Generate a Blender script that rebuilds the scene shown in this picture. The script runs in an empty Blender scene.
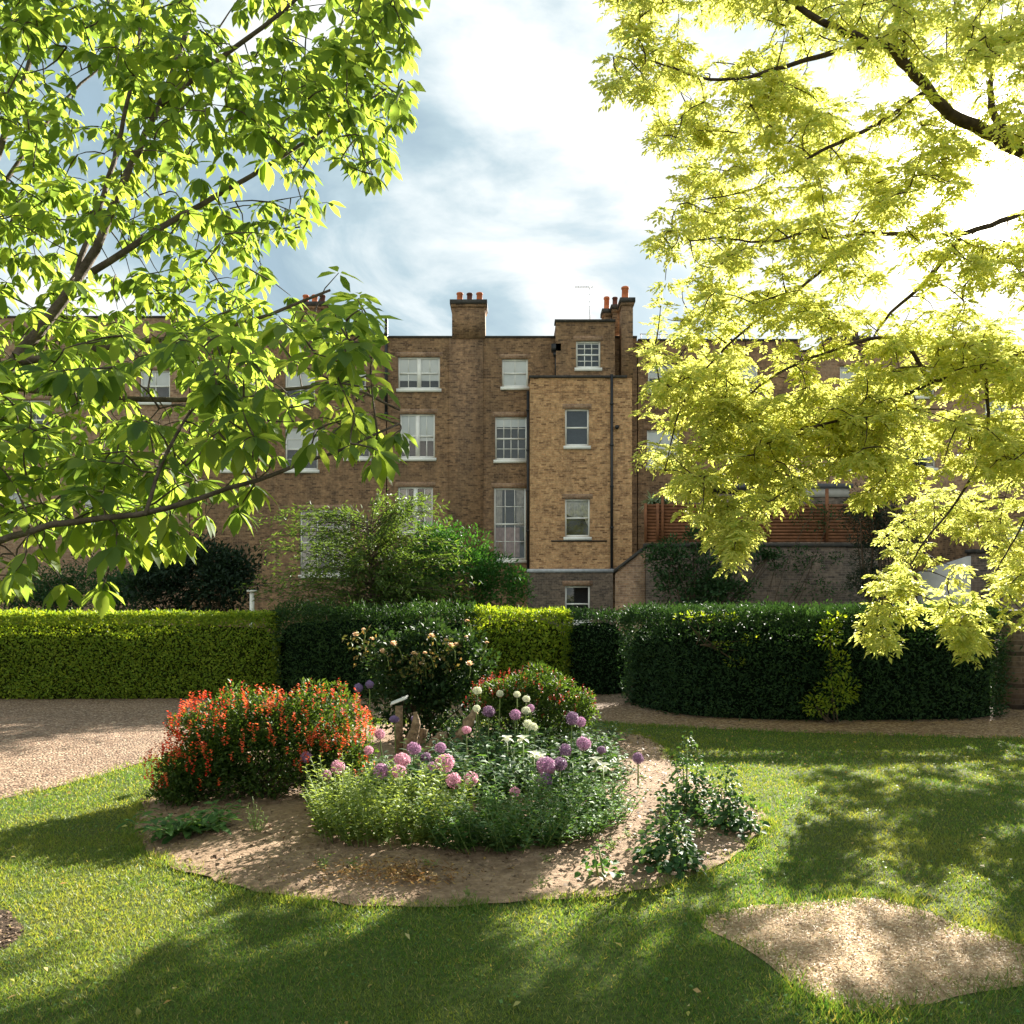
import bpy, math, random
import numpy as np
from mathutils import Vector

rng = np.random.default_rng(7)
random.seed(7)
SC = bpy.context.scene
COL = SC.collection
F = 880.0; CX = 512.0; HZ = 600.0; EYE = 1.6

def G(px, py, z=0.0):                 # a point on the ground plane
    d = F * (EYE - z) / (py - HZ)
    return np.array([(px - CX) / F * d, d, z])
def Wd(px, py, d):                    # a point at a chosen distance
    return np.array([(px - CX) / F * d, d, EYE + (HZ - py) / F * d])

# ------------------------------------------------------------------ materials
def new_mat(name):
    m = bpy.data.materials.new(name); m.use_nodes = True
    nt = m.node_tree
    for n in list(nt.nodes):
        if n.type != 'OUTPUT_MATERIAL': nt.nodes.remove(n)
    out = [n for n in nt.nodes if n.type == 'OUTPUT_MATERIAL'][0]
    return m, nt, out
def ramp(nt, cols, fac, interp='LINEAR'):
    r = nt.nodes.new('ShaderNodeValToRGB'); r.color_ramp.interpolation = interp
    el = r.color_ramp.elements
    while len(el) < len(cols): el.new(0.5)
    for i, c in enumerate(cols):
        if len(c) == 2: p, c = c
        else: p = i / max(1, len(cols) - 1)
        el[i].position = p; el[i].color = (*c, 1)
    nt.links.new(fac, r.inputs[0])
    return r.outputs[0]
def noise(nt, vec, scale, detail=3, rough=.55, dim='3D'):
    n = nt.nodes.new('ShaderNodeTexNoise'); n.inputs['Scale'].default_value = scale
    n.inputs['Detail'].default_value = detail; n.inputs['Roughness'].default_value = rough
    if vec is not None: nt.links.new(vec, n.inputs['Vector'])
    return n
def mixc(nt, fac, a, b, mode='MIX'):
    n = nt.nodes.new('ShaderNodeMix'); n.data_type = 'RGBA'; n.blend_type = mode
    for s, v in ((n.inputs[0], fac), (n.inputs[6], a), (n.inputs[7], b)):
        if isinstance(v, bpy.types.NodeSocket): nt.links.new(v, s)
        elif isinstance(v, (int, float)): s.default_value = v
        else: s.default_value = (*v, 1)
    return n.outputs[2]
def math_n(nt, op, a, b=None, c=None):
    n = nt.nodes.new('ShaderNodeMath'); n.operation = op
    for i, v in enumerate((a, b, c)):
        if v is None: continue
        if isinstance(v, bpy.types.NodeSocket): nt.links.new(v, n.inputs[i])
        else: n.inputs[i].default_value = v
    return n.outputs[0]
def coords(nt, which='Object'):
    t = nt.nodes.new('ShaderNodeTexCoord'); return t.outputs[which]
def wpos(nt):
    return nt.nodes.new('ShaderNodeNewGeometry').outputs['Position']
def bsdf(nt, color, rough=.7, spec=.3):
    b = nt.nodes.new('ShaderNodeBsdfPrincipled')
    if isinstance(color, bpy.types.NodeSocket): nt.links.new(color, b.inputs['Base Color'])
    else: b.inputs['Base Color'].default_value = (*color, 1)
    if isinstance(rough, bpy.types.NodeSocket): nt.links.new(rough, b.inputs['Roughness'])
    else: b.inputs['Roughness'].default_value = rough
    b.inputs['Specular IOR Level'].default_value = spec
    return b
def bump(nt, height, b, strength=.5, dist=.02):
    n = nt.nodes.new('ShaderNodeBump'); n.inputs['Strength'].default_value = strength; n.inputs['Distance'].default_value = dist
    nt.links.new(height, n.inputs['Height']); nt.links.new(n.outputs[0], b.inputs['Normal'])

def leaf_mat(name, cols, tcol=(1.5, 1.35, .6), trans=.4, rough=.55, spec=.18, patch=None):
    m, nt, out = new_mat(name)
    g = nt.nodes.new('ShaderNodeNewGeometry')
    c = ramp(nt, cols, g.outputs['Random Per Island'])
    if patch:                                   # broad drifts of another colour over the plant
        col2, sc, lo, hi = patch
        nz = noise(nt, g.outputs['Position'], sc, 2)
        f = ramp(nt, [(lo, (0, 0, 0)), (hi, (1, 1, 1))], nz.outputs[0])
        c = mixc(nt, f, c, col2)
    b = bsdf(nt, c, rough, spec)
    t = nt.nodes.new('ShaderNodeBsdfTranslucent')
    nt.links.new(mixc(nt, 1.0, c, tcol, 'MULTIPLY'), t.inputs[0])
    mx = nt.nodes.new('ShaderNodeMixShader'); mx.inputs[0].default_value = trans
    nt.links.new(b.outputs[0], mx.inputs[1]); nt.links.new(t.outputs[0], mx.inputs[2])
    nt.links.new(mx.outputs[0], out.inputs[0])
    return m
def plain(name, col, rough=.6, spec=.3, var=0.15, scale=6, metal=0):
    m, nt, out = new_mat(name)
    nz = noise(nt, wpos(nt), scale, 4)
    dark = tuple(x * (1 - var) for x in col); lite = tuple(min(1, x * (1 + var)) for x in col)
    c = ramp(nt, [(.3, dark), (.7, lite)], nz.outputs[0])
    b = bsdf(nt, c, rough, spec); b.inputs['Metallic'].default_value = metal
    nt.links.new(b.outputs[0], out.inputs[0]); return m
def bark_mat(name, a, b_, sc=14):
    m, nt, out = new_mat(name)
    nz = noise(nt, wpos(nt), sc, 6, .65)
    c = ramp(nt, [(.3, a), (.7, b_)], nz.outputs[0])
    b = bsdf(nt, c, .85, .2); bump(nt, nz.outputs[0], b, .8, .03)
    nt.links.new(b.outputs[0], out.inputs[0]); return m
def brick_mat(name, c1, c2, c3, mortar, soot, soot_lo=.45, soot_hi=.75, soot_amt=.7, scale=1.0):
    m, nt, out = new_mat(name)
    p = wpos(nt)
    sx = nt.nodes.new('ShaderNodeSeparateXYZ'); nt.links.new(p, sx.inputs[0])
    u = math_n(nt, 'ADD', sx.outputs[0], sx.outputs[1])
    cb = nt.nodes.new('ShaderNodeCombineXYZ'); nt.links.new(u, cb.inputs[0]); nt.links.new(sx.outputs[2], cb.inputs[1])
    br = nt.nodes.new('ShaderNodeTexBrick')
    nt.links.new(cb.outputs[0], br.inputs['Vector'])
    br.inputs['Scale'].default_value = scale
    br.inputs['Brick Width'].default_value = .235; br.inputs['Row Height'].default_value = .078
    br.inputs['Mortar Size'].default_value = .008; br.inputs['Mortar Smooth'].default_value = .2
    br.inputs['Color1'].default_value = (0, 0, 0, 1); br.inputs['Color2'].default_value = (1, 1, 1, 1)
    br.inputs['Mortar'].default_value = (.5, .5, .5, 1)
    br.inputs['Bias'].default_value = 0
    col = ramp(nt, [(0, c1), (.55, c2), (.8, c1), (1, c3)], br.outputs['Color'])
    # courses of burnt bricks and repairs
    n1 = noise(nt, cb.outputs[0], 2.2, 5, .75)
    col = mixc(nt, ramp(nt, [(.50, (0, 0, 0)), (.62, (.8, .8, .8))], n1.outputs[0]), col, c3)
    mp = nt.nodes.new('ShaderNodeMapping'); mp.inputs['Scale'].default_value = (2.0, .26, 1)
    nt.links.new(cb.outputs[0], mp.inputs[0])
    n2 = noise(nt, mp.outputs[0], .55, 5, .65)
    f = ramp(nt, [(soot_lo, (0, 0, 0)), (soot_hi, (soot_amt,) * 3)], n2.outputs[0])
    col = mixc(nt, f, col, soot)
    n3 = noise(nt, cb.outputs[0], 7, 3, .6)
    col = mixc(nt, .55, col, ramp(nt, [(.3, (.3, .29, .28)), (.7, (1.5, 1.5, 1.5))], n3.outputs[0]), 'MULTIPLY')
    col = mixc(nt, math_n(nt, 'MULTIPLY', br.outputs['Fac'], .7), col, mortar)
    b = bsdf(nt, col, .9, .15)
    bump(nt, math_n(nt, 'SUBTRACT', 1.0, br.outputs['Fac']), b, .6, .015)
    nt.links.new(b.outputs[0], out.inputs[0]); return m

M = {}
M['brick_brown'] = brick_mat('sooty brown stock brick', (.27, .155, .083), (.36, .22, .118), (.10, .058, .036), (.25, .18, .12), (.075, .052, .038), .42, .72, .72)
M['brick_yellow'] = brick_mat('warm yellow stock brick', (.48, .265, .125), (.58, .355, .175), (.19, .10, .05), (.44, .30, .19), (.15, .09, .055), .50, .78, .6)
M['brick_dark'] = brick_mat('dark weathered garden brick', (.17, .125, .095), (.24, .175, .13), (.085, .065, .055), (.20, .17, .14), (.06, .055, .045), .42, .7, .7)
M['brick_orange'] = brick_mat('orange brown brick', (.34, .20, .12), (.40, .26, .16), (.22, .13, .085), (.32, .25, .19), (.14, .10, .07), .5, .8, .5)
M['white_paint'] = plain('white gloss paint', (.80, .78, .72), .4, .4, .06)
M['interior'] = plain('dim room behind glass', (.05, .055, .06), .9, .1)
M['blind'] = plain('white roller blind', (.86, .85, .82), .8, .1, .04, 2)
M['curtain'] = plain('pale linen curtain', (.50, .44, .38), .9, .1, .3, 5)
M['curtain_pink'] = plain('dusty pink curtain', (.42, .27, .24), .9, .1, .3, 5)
M['lace'] = plain('ivory lace curtain', (.58, .54, .46), .9, .1, .3, 9)
M['iron'] = plain('black painted iron pipe', (.018, .018, .02), .45, .4, .3)
M['coping'] = plain('dark weathered coping', (.055, .05, .045), .8, .2, .35)
M['lead'] = plain('pale grey lead flashing', (.42, .43, .45), .5, .4, .2)
M['slate'] = plain('grey slate', (.10, .10, .11), .6, .3, .25)
M['tile'] = plain('red clay roof tile', (.30, .13, .08), .8, .2, .25)
M['pot_red'] = plain('terracotta chimney pot', (.50, .15, .065), .8, .2, .25, 4)
M['pot_dark'] = plain('sooty chimney pot', (.11, .045, .035), .8, .2, .3, 4)
M['metal'] = plain('grey aerial metal', (.35, .36, .38), .4, .5, .1, 5)
M['whitewash'] = plain('whitewashed render', (.42, .40, .37), .85, .2, .14, 2.5)
M['fence_wood'] = plain('red brown stained timber', (.20, .082, .038), .75, .25, .35, 5)
M['bark_grey'] = bark_mat('grey brown bark', (.045, .032, .022), (.15, .115, .085))
M['bark_dark'] = bark_mat('dark furrowed bark', (.022, .015, .011), (.085, .06, .045), 9)
M['driftwood'] = bark_mat('split weathered wood', (.10, .06, .035), (.42, .29, .18), 22)
M['stem_green'] = plain('pale green stem', (.16, .22, .06), .6, .3, .2)
M['stem_brown'] = plain('woody stem', (.085, .06, .04), .8, .2, .3)

def glass_mat():
    m, nt, out = new_mat('window glass')
    t = nt.nodes.new('ShaderNodeBsdfTransparent'); t.inputs[0].default_value = (.93, .95, .96, 1)
    g = nt.nodes.new('ShaderNodeBsdfGlossy'); g.inputs['Roughness'].default_value = .03
    fr = nt.nodes.new('ShaderNodeFresnel'); fr.inputs[0].default_value = 1.55
    mx = nt.nodes.new('ShaderNodeMixShader')
    nt.links.new(math_n(nt, 'MULTIPLY', fr.outputs[0], 1.5), mx.inputs[0])
    nt.links.new(t.outputs[0], mx.inputs[1]); nt.links.new(g.outputs[0], mx.inputs[2])
    nt.links.new(mx.outputs[0], out.inputs[0]); return m
M['glass'] = glass_mat()

# leaves
M['leaf_left'] = leaf_mat('large mid green leaf', [(.055, .105, .036), (.078, .138, .043), (.105, .17, .05), (.14, .20, .056)], (3.6, 2.9, 1.1), .58, .58, .12)
M['leaf_gold'] = leaf_mat('golden locust leaf', [(.42, .46, .095), (.50, .52, .125), (.59, .58, .18), (.30, .40, .08)], (1.48, 1.42, 1.25), .62, .58, .12)
M['hedge_gold'] = leaf_mat('golden privet leaf', [(.12, .21, .025), (.19, .28, .03), (.28, .34, .04), (.13, .24, .03)], (1.7, 1.5, .5), .45)
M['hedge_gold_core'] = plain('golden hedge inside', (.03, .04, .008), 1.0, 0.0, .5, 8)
M['hedge_dark'] = leaf_mat('dark yew needle', [(.016, .042, .019), (.028, .062, .024), (.042, .085, .03)], (1.5, 1.5, .6), .25, .58, .12)
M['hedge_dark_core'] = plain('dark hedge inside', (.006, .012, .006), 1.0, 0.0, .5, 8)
M['hedge_mid'] = leaf_mat('deep green privet leaf', [(.018, .045, .016), (.03, .065, .02), (.045, .09, .024)], (1.5, 1.5, .6), .3, .58, .12)
M['leaf_laurel'] = leaf_mat('glossy rich green leaf', [(.03, .10, .022), (.045, .14, .03), (.07, .18, .04)], (1.5, 1.4, .5), .3, .58, .12)
M['leaf_feather'] = leaf_mat('feathery light green leaf', [(.06, .105, .028), (.08, .135, .032), (.105, .16, .04)], (1.6, 1.5, .6), .4)
M['leaf_deep'] = leaf_mat('dark evergreen leaf', [(.012, .026, .016), (.02, .04, .02), (.035, .06, .035)], (1.4, 1.4, .6), .2, .58, .12)
M['leaf_conifer'] = leaf_mat('dull blue green needle', [(.025, .042, .03), (.04, .058, .04), (.055, .07, .04)], (1.4, 1.4, .6), .25)
M['leaf_ivy'] = leaf_mat('wall climber leaf', [(.025, .06, .025), (.04, .09, .035), (.07, .13, .05)], (1.4, 1.4, .6), .3, .58, .12)
M['leaf_rose'] = leaf_mat('dark rose leaf', [(.016, .04, .016), (.025, .055, .02), (.04, .075, .03)], (1.6, 1.5, .6), .3, .58, .12)
M['leaf_salvia'] = leaf_mat('small salvia leaf', [(.03, .065, .015), (.05, .095, .022), (.08, .13, .03)], (1.9, 1.7, .6), .4)
M['leaf_light'] = leaf_mat('pale green wallflower leaf', [(.12, .19, .05), (.17, .24, .065), (.22, .30, .10)], (1.7, 1.5, .6), .4)
M['leaf_mid'] = leaf_mat('mid green perennial leaf', [(.045, .11, .03), (.07, .15, .04), (.10, .19, .055)], (1.6, 1.5, .6), .35, .58, .12)
M['leaf_soft'] = leaf_mat('soft blue green leaf', [(.06, .125, .045), (.085, .165, .06), (.12, .21, .085)], (1.6, 1.5, .6), .38)
M['leaf_blue'] = leaf_mat('blue green strap leaf', [(.05, .10, .055), (.075, .135, .07), (.10, .17, .09)], (1.5, 1.4, .6), .3, .58, .12)
M['leaf_holly'] = leaf_mat('round hollyhock leaf', [(.03, .075, .03), (.05, .11, .04), (.09, .16, .07)], (1.7, 1.5, .6), .35, .58, .12)
M['petal_red'] = leaf_mat('scarlet petal', [(.45, .02, .015), (.60, .035, .02), (.68, .07, .03)], (1.4, 1.2, 1.0), .4)
M['petal_orange'] = leaf_mat('orange red petal', [(.56, .055, .025), (.64, .095, .035), (.60, .16, .055)], (1.3, 1.2, 1.0), .4)
M['petal_rose'] = leaf_mat('peach cream petal', [(.62, .36, .22), (.70, .54, .36), (.72, .64, .48), (.58, .30, .20)], (1.3, 1.2, 1.0), .4)
M['petal_pink'] = leaf_mat('pink allium floret', [(.56, .27, .38), (.66, .37, .47), (.72, .48, .53)], (1.2, 1.1, 1.1), .35)
M['petal_mauve'] = leaf_mat('mauve allium floret', [(.36, .18, .32), (.46, .26, .42), (.52, .34, .46)], (1.2, 1.1, 1.1), .35)
M['petal_dusk'] = leaf_mat('dusky purple floret', [(.18, .10, .19), (.26, .16, .27), (.32, .22, .31)], (1.2, 1.1, 1.1), .35)
M['petal_lilac'] = leaf_mat('lilac floret', [(.30, .22, .42), (.38, .28, .50)], (1.2, 1.1, 1.1), .35)
M['petal_white'] = leaf_mat('white petal', [(.62, .64, .46), (.72, .73, .60), (.75, .76, .70)], (1.1, 1.1, .9), .35)
M['allium_core'] = plain('green flower centre', (.16, .15, .10), .8, .2)
M['variegated'] = leaf_mat('variegated strap leaf', [(.20, .28, .16), (.40, .44, .30), (.10, .18, .08)], (1.3, 1.3, .8), .3)

def grass_mat(name):
    m, nt, out = new_mat(name)
    g = nt.nodes.new('ShaderNodeNewGeometry')
    c = ramp(nt, [(0, (.045, .125, .03)), (.35, (.08, .175, .038)), (.7, (.135, .21, .042)), (.92, (.20, .235, .06)), (1, (.38, .33, .15))], g.outputs['Random Per Island'])
    n1 = noise(nt, g.outputs['Position'], .55, 4, .6)
    c = mixc(nt, ramp(nt, [(.46, (0, 0, 0)), (.68, (.6, .6, .6))], n1.outputs[0]), c, (.24, .25, .06))
    n2 = noise(nt, g.outputs['Position'], 2.6, 3, .6)
    c = mixc(nt, ramp(nt, [(.5, (0, 0, 0)), (.75, (.55, .55, .55))], n2.outputs[0]), c, (.05, .12, .026))
    b = bsdf(nt, c, .5, .25)
    t = nt.nodes.new('ShaderNodeBsdfTranslucent'); nt.links.new(mixc(nt, 1.0, c, (1.9, 1.6, .6), 'MULTIPLY'), t.inputs[0])
    mx = nt.nodes.new('ShaderNodeMixShader'); mx.inputs[0].default_value = .45
    nt.links.new(b.outputs[0], mx.inputs[1]); nt.links.new(t.outputs[0], mx.inputs[2]); nt.links.new(mx.outputs[0], out.inputs[0])
    return m
M['grass'] = grass_mat('mown grass blades')
def lawn_mat():
    m, nt, out = new_mat('turf under the blades')
    p = wpos(nt)
    n1 = noise(nt, p, 30, 5, .7); n2 = noise(nt, p, .6, 3)
    c = ramp(nt, [(.3, (.035, .055, .014)), (.5, (.07, .10, .024)), (.72, (.14, .15, .045))], n1.outputs[0])
    c = mixc(nt, ramp(nt, [(.5, (0, 0, 0)), (.75, (.5, .5, .5))], n2.outputs[0]), c, (.10, .085, .035))
    b = bsdf(nt, c, .95, .1); bump(nt, n1.outputs[0], b, .8, .03)
    nt.links.new(b.outputs[0], out.inputs[0]); return m
M['lawn'] = lawn_mat()
def gravel_mat():
    m, nt, out = new_mat('tan pea gravel')
    p = wpos(nt)
    v = nt.nodes.new('ShaderNodeTexVoronoi'); v.inputs['Scale'].default_value = 42; nt.links.new(p, v.inputs[0])
    sp = nt.nodes.new('ShaderNodeSeparateColor'); nt.links.new(v.outputs['Color'], sp.inputs[0])
    c = ramp(nt, [(0, (.10, .062, .04)), (.3, (.21, .135, .088)), (.6, (.29, .20, .135)), (.85, (.38, .285, .20)), (1, (.52, .43, .33))], sp.outputs[0])
    n2 = noise(nt, p, 1.1, 5, .65)
    c = mixc(nt, .6, c, ramp(nt, [(.3, (.62, .54, .47)), (.7, (1.05, .95, .86))], n2.outputs[0]), 'MULTIPLY')
    b = bsdf(nt, c, .85, .25)
    h = math_n(nt, 'SUBTRACT', 1.0, v.outputs['Distance'])
    bump(nt, h, b, .9, .03)
    nt.links.new(b.outputs[0], out.inputs[0]); return m
M['gravel'] = gravel_mat()
def soil_mat(name, a, b_, c_, sc=18):
    m, nt, out = new_mat(name)
    p = wpos(nt)
    n1 = noise(nt, p, sc, 8, .7); n2 = noise(nt, p, 1.6, 4, .6)
    c = ramp(nt, [(.3, a), (.52, b_), (.72, c_)], n1.outputs[0])
    c = mixc(nt, .6, c, ramp(nt, [(.3, (.62, .58, .55)), (.7, (1.2, 1.18, 1.15))], n2.outputs[0]), 'MULTIPLY')
    b = bsdf(nt, c, .95, .1); bump(nt, n1.outputs[0], b, .8, .05)
    nt.links.new(b.outputs[0], out.inputs[0]); return m
M['soil'] = soil_mat('dry brown soil', (.18, .12, .08), (.33, .23, .155), (.46, .335, .235))
M['bare'] = soil_mat('sandy worn ground', (.29, .19, .11), (.48, .345, .21), (.63, .49, .32), 26)
M['dark_soil'] = soil_mat('dark bare soil', (.03, .02, .014), (.06, .042, .03), (.10, .075, .05))
M['chips'] = leaf_mat('pale bark chips and straw', [(.22, .13, .07), (.42, .29, .17), (.60, .45, .28), (.68, .55, .38)], (1, 1, 1), .1, .58, .12)
M['clods'] = leaf_mat('crumbs of soil', [(.10, .065, .045), (.20, .135, .09), (.30, .21, .14)], (1, 1, 1), .0, .58, .12)
M['litter'] = leaf_mat('fallen yellow leaves', [(.45, .36, .08), (.40, .22, .08), (.55, .48, .22), (.30, .30, .06)], (1.2, 1.1, .8), .3)
M['clover'] = leaf_mat('clover leaf', [(.06, .15, .04), (.09, .20, .055), (.14, .24, .08)], (1.6, 1.5, .6), .35)
M['dead'] = leaf_mat('dry brown clippings', [(.16, .075, .03), (.28, .16, .06), (.36, .25, .10), (.10, .05, .03)], (1.2, 1.1, .8), .2, .8)
M['wood_pale'] = plain('pale garden marker', (.68, .66, .62), .7, .2)

# ------------------------------------------------------------------ mesh helpers
class MB:
    def __init__(s): s.v = []; s.f3 = []; s.f4 = []; s.m3 = []; s.m4 = []; s.n = 0
    def add(s, V, *faces, mi=0):
        V = np.asarray(V, float).reshape(-1, 3)
        for f in faces:
            f = np.asarray(f, int)
            if f.size == 0: continue
            if f.shape[1] == 3: s.f3.append(f + s.n); s.m3.append(np.full(len(f), mi))
            else: s.f4.append(f + s.n); s.m4.append(np.full(len(f), mi))
        s.v.append(V); s.n += len(V)
    def box(s, a, b, mi=0):
        (x0, y0, z0), (x1, y1, z1) = np.minimum(a, b), np.maximum(a, b)
        V = [(x0,y0,z0),(x1,y0,z0),(x1,y1,z0),(x0,y1,z0),(x0,y0,z1),(x1,y0,z1),(x1,y1,z1),(x0,y1,z1)]
        s.add(V, [(0,3,2,1),(4,5,6,7),(0,1,5,4),(1,2,6,5),(2,3,7,6),(3,0,4,7)], mi=mi)
    def tube(s, P, R, sides=6, cap=True, mi=0):
        P = np.asarray(P, float); k = len(P); R = np.broadcast_to(np.asarray(R, float), (k,))
        T = np.gradient(P, axis=0); T /= np.linalg.norm(T, axis=1)[:, None] + 1e-9
        ref = np.array([0, 0, 1.]) if abs(T[:, 2]).mean() < .8 else np.array([1., 0, 0])
        A = np.cross(T, ref); A /= np.linalg.norm(A, axis=1)[:, None] + 1e-9
        B = np.cross(T, A)
        th = np.arange(sides) * 2 * math.pi / sides
        V = P[:, None, :] + R[:, None, None] * (np.cos(th)[None, :, None] * A[:, None, :] + np.sin(th)[None, :, None] * B[:, None, :])
        i = np.arange(k - 1)[:, None] * sides; j = np.arange(sides)[None, :]; j2 = (j + 1) % sides
        Fq = np.stack([i + j, i + j2, i + sides + j2, i + sides + j], -1).reshape(-1, 4)
        V = V.reshape(-1, 3)
        if cap:
            V = np.vstack([V, P[:1], P[-1:]]); c0 = k * sides; c1 = c0 + 1
            jj = np.arange(sides); t = np.vstack([np.stack([np.full(sides, c0), (jj + 1) % sides, jj], 1),
                                                 np.stack([np.full(sides, c1), (k - 1) * sides + jj, (k - 1) * sides + (jj + 1) % sides], 1)])
            s.add(V, Fq, t, mi=mi)
        else: s.add(V, Fq, mi=mi)
    def lathe(s, c, prof, sides=12, mi=0):
        c = np.asarray(c, float)
        P = np.array([[c[0], c[1], c[2] + z] for r, z in prof]); R = [max(r, .001) for r, z in prof]
        s.tube2(P, R, sides, mi)
    def tube2(s, P, R, sides, mi):
        th = np.arange(sides) * 2 * math.pi / sides; k = len(P)
        V = np.array([[p[0] + r * math.cos(t), p[1] + r * math.sin(t), p[2]] for p, r in zip(P, R) for t in th])
        fs = [(a * sides + j, a * sides + (j + 1) % sides, (a + 1) * sides + (j + 1) % sides, (a + 1) * sides + j) for a in range(k - 1) for j in range(sides)]
        s.add(V, fs, mi=mi)
    def build(s, name, mats, parent=None, off=None, smooth=False):
        V = np.vstack(s.v) if s.v else np.zeros((0, 3))
        root = np.zeros(3) if off is None else np.asarray(off, float)
        if parent is not None and off is None: root = np.asarray(ROOT.get(parent.name, (0, 0, 0)), float)
        V = V - root
        me = bpy.data.meshes.new(name)
        f3 = np.vstack(s.f3) if s.f3 else np.zeros((0, 3), int); f4 = np.vstack(s.f4) if s.f4 else np.zeros((0, 4), int)
        m = np.concatenate([np.concatenate(s.m3) if s.m3 else np.zeros(0, int), np.concatenate(s.m4) if s.m4 else np.zeros(0, int)])
        me.vertices.add(len(V)); me.vertices.foreach_set('co', V.astype(np.float32).ravel())
        loops = np.concatenate([f3.ravel(), f4.ravel()])
        me.loops.add(len(loops)); me.loops.foreach_set('vertex_index', loops.astype(np.int32))
        st = np.concatenate([np.arange(len(f3)) * 3, len(f3) * 3 + np.arange(len(f4)) * 4])
        me.polygons.add(len(st)); me.polygons.foreach_set('loop_start', st.astype(np.int32))
        me.polygons.foreach_set('material_index', m.astype(np.int32))
        if smooth: me.polygons.foreach_set('use_smooth', np.ones(len(st), bool))
        for k in (mats if isinstance(mats, (list, tuple)) else [mats]): me.materials.append(M[k] if isinstance(k, str) else k)
        me.update(calc_edges=True); me.validate()
        o = bpy.data.objects.new(name, me); COL.objects.link(o)
        if parent is not None:
            o.parent = parent
            if off is None: ROOT[o.name] = tuple(root)
        return o
ROOT = {}
def tag(o, label=None, cat=None, group=None, kind=None):
    if label: o['label'] = label
    if cat: o['category'] = cat
    if group: o['group'] = group
    if kind: o['kind'] = kind
    return o
def thing(name, label, cat, loc=(0, 0, 0), group=None):
    o = bpy.data.objects.new(name, None); COL.objects.link(o); o.empty_display_size = .2
    o.location = tuple(float(x) for x in loc); ROOT[o.name] = tuple(float(x) for x in loc)
    return tag(o, label, cat, group)
def copy_tree(o, parent=None):
    c = o.copy(); COL.objects.link(c)
    if parent is not None: c.parent = parent
    for ch in list(o.children): copy_tree(ch, c)
    return c
def unit(V): return V / (np.linalg.norm(V, axis=-1, keepdims=True) + 1e-9)
def rdir(n): return unit(rng.normal(size=(n, 3)))

def leaves(mb, P, D, N, L, Wi, full=False, droop=.15, fold=.18, mi=0):
    n = len(P)
    if n == 0: return
    P = np.asarray(P, float); D = unit(np.asarray(D, float)); N = np.asarray(N, float)
    S = unit(np.cross(D, N)); N = np.cross(S, D)
    L = np.broadcast_to(np.asarray(L, float), (n,))[:, None]; Wi = np.broadcast_to(np.asarray(Wi, float), (n,))[:, None]
    if not full:
        mid = P + .45 * L * D + fold * Wi * N
        V = np.stack([P, mid + .5 * Wi * S, P + L * D - droop * L * N, mid - .5 * Wi * S], 1)
        mb.add(V.reshape(-1, 3), np.arange(n)[:, None] * 4 + np.array([[0, 1, 2, 3]]), mi=mi)
    else:
        rows = [P]
        for t, w in ((.28, .82), (.62, .95)):
            c = P + t * L * D - droop * t * t * L * N; e = c + fold * Wi * N
            rows += [e + .5 * w * Wi * S, c, e - .5 * w * Wi * S]
        rows.append(P + L * D - droop * L * N)
        V = np.stack(rows, 1); b = np.arange(n)[:, None] * 8
        q = np.concatenate([b + np.array([[1, 4, 5, 2]]), b + np.array([[2, 5, 6, 3]])])
        t3 = np.concatenate([b + np.array([[0, 1, 2]]), b + np.array([[0, 2, 3]]), b + np.array([[4, 7, 5]]), b + np.array([[5, 7, 6]])])
        mb.add(V.reshape(-1, 3), q, t3, mi=mi)

def inpoly(X, Y, poly):
    poly = np.asarray(poly); r = np.zeros(len(X), bool); j = len(poly) - 1
    for i in range(len(poly)):
        xi, yi = poly[i][:2]; xj, yj = poly[j][:2]
        c = ((yi > Y) != (yj > Y)) & (X < (xj - xi) * (Y - yi) / (yj - yi + 1e-12) + xi)
        r ^= c; j = i
    return r
def smooth_poly(pts, it=2):
    P = np.asarray(pts, float)
    for _ in range(it):
        Q = np.roll(P, -1, 0); P = np.stack([.75 * P + .25 * Q, .25 * P + .75 * Q], 1).reshape(-1, P.shape[1])
    return P
def smooth_line(pts, n=24):
    P = np.asarray(pts, float)
    for _ in range(2):
        Q = np.stack([.75 * P[:-1] + .25 * P[1:], .25 * P[:-1] + .75 * P[1:]], 1).reshape(-1, P.shape[1])
        P = np.vstack([P[:1], Q, P[-1:]])
    d = np.concatenate([[0], np.cumsum(np.linalg.norm(np.diff(P, axis=0), axis=1))])
    t = np.linspace(0, d[-1], n)
    return np.stack([np.interp(t, d, P[:, k]) for k in range(P.shape[1])], 1)
def wob(X, Y, s=1.0, seed=0):                # cheap smooth noise
    r = np.random.default_rng(seed); out = np.zeros_like(X, float)
    for k in range(6):
        a = r.uniform(0, 6.28); f = s * r.uniform(.6, 2.6); ph = r.uniform(0, 6.28)
        out += np.sin((X * math.cos(a) + Y * math.sin(a)) * f + ph)
    return out / 6

# ------------------------------------------------------------------ setting
def sheet(name, poly, z, mat):
    P = np.asarray(poly, float)[:, :2]
    mb = MB(); me = bpy.data.meshes.new(name)
    me.from_pydata([(p[0], p[1], z) for p in P], [], [list(range(len(P)))]); me.materials.append(M[mat])
    me.update()
    o = bpy.data.objects.new(name, me); COL.objects.link(o); o['kind'] = 'structure'
    if me.polygons[0].normal.z < 0: me.flip_normals()
    return o
sheet('ground', [(-400, -100), (400, -100), (400, 600), (-400, 600)], -.004, 'lawn')
edge_px = [(-260, 850), (-120, 822), (0, 800), (60, 787), (120, 770), (160, 757), (220, 742), (300, 728), (400, 719), (500, 717), (590, 722), (680, 728), (800, 733), (1024, 740), (1500, 752)]
edge = smooth_line([G(*p)[:2] for p in edge_px], 60)
lawn_poly = np.vstack([edge, [(14, 8), (14, -6), (-14, -6), (-14, 4)]])
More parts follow.
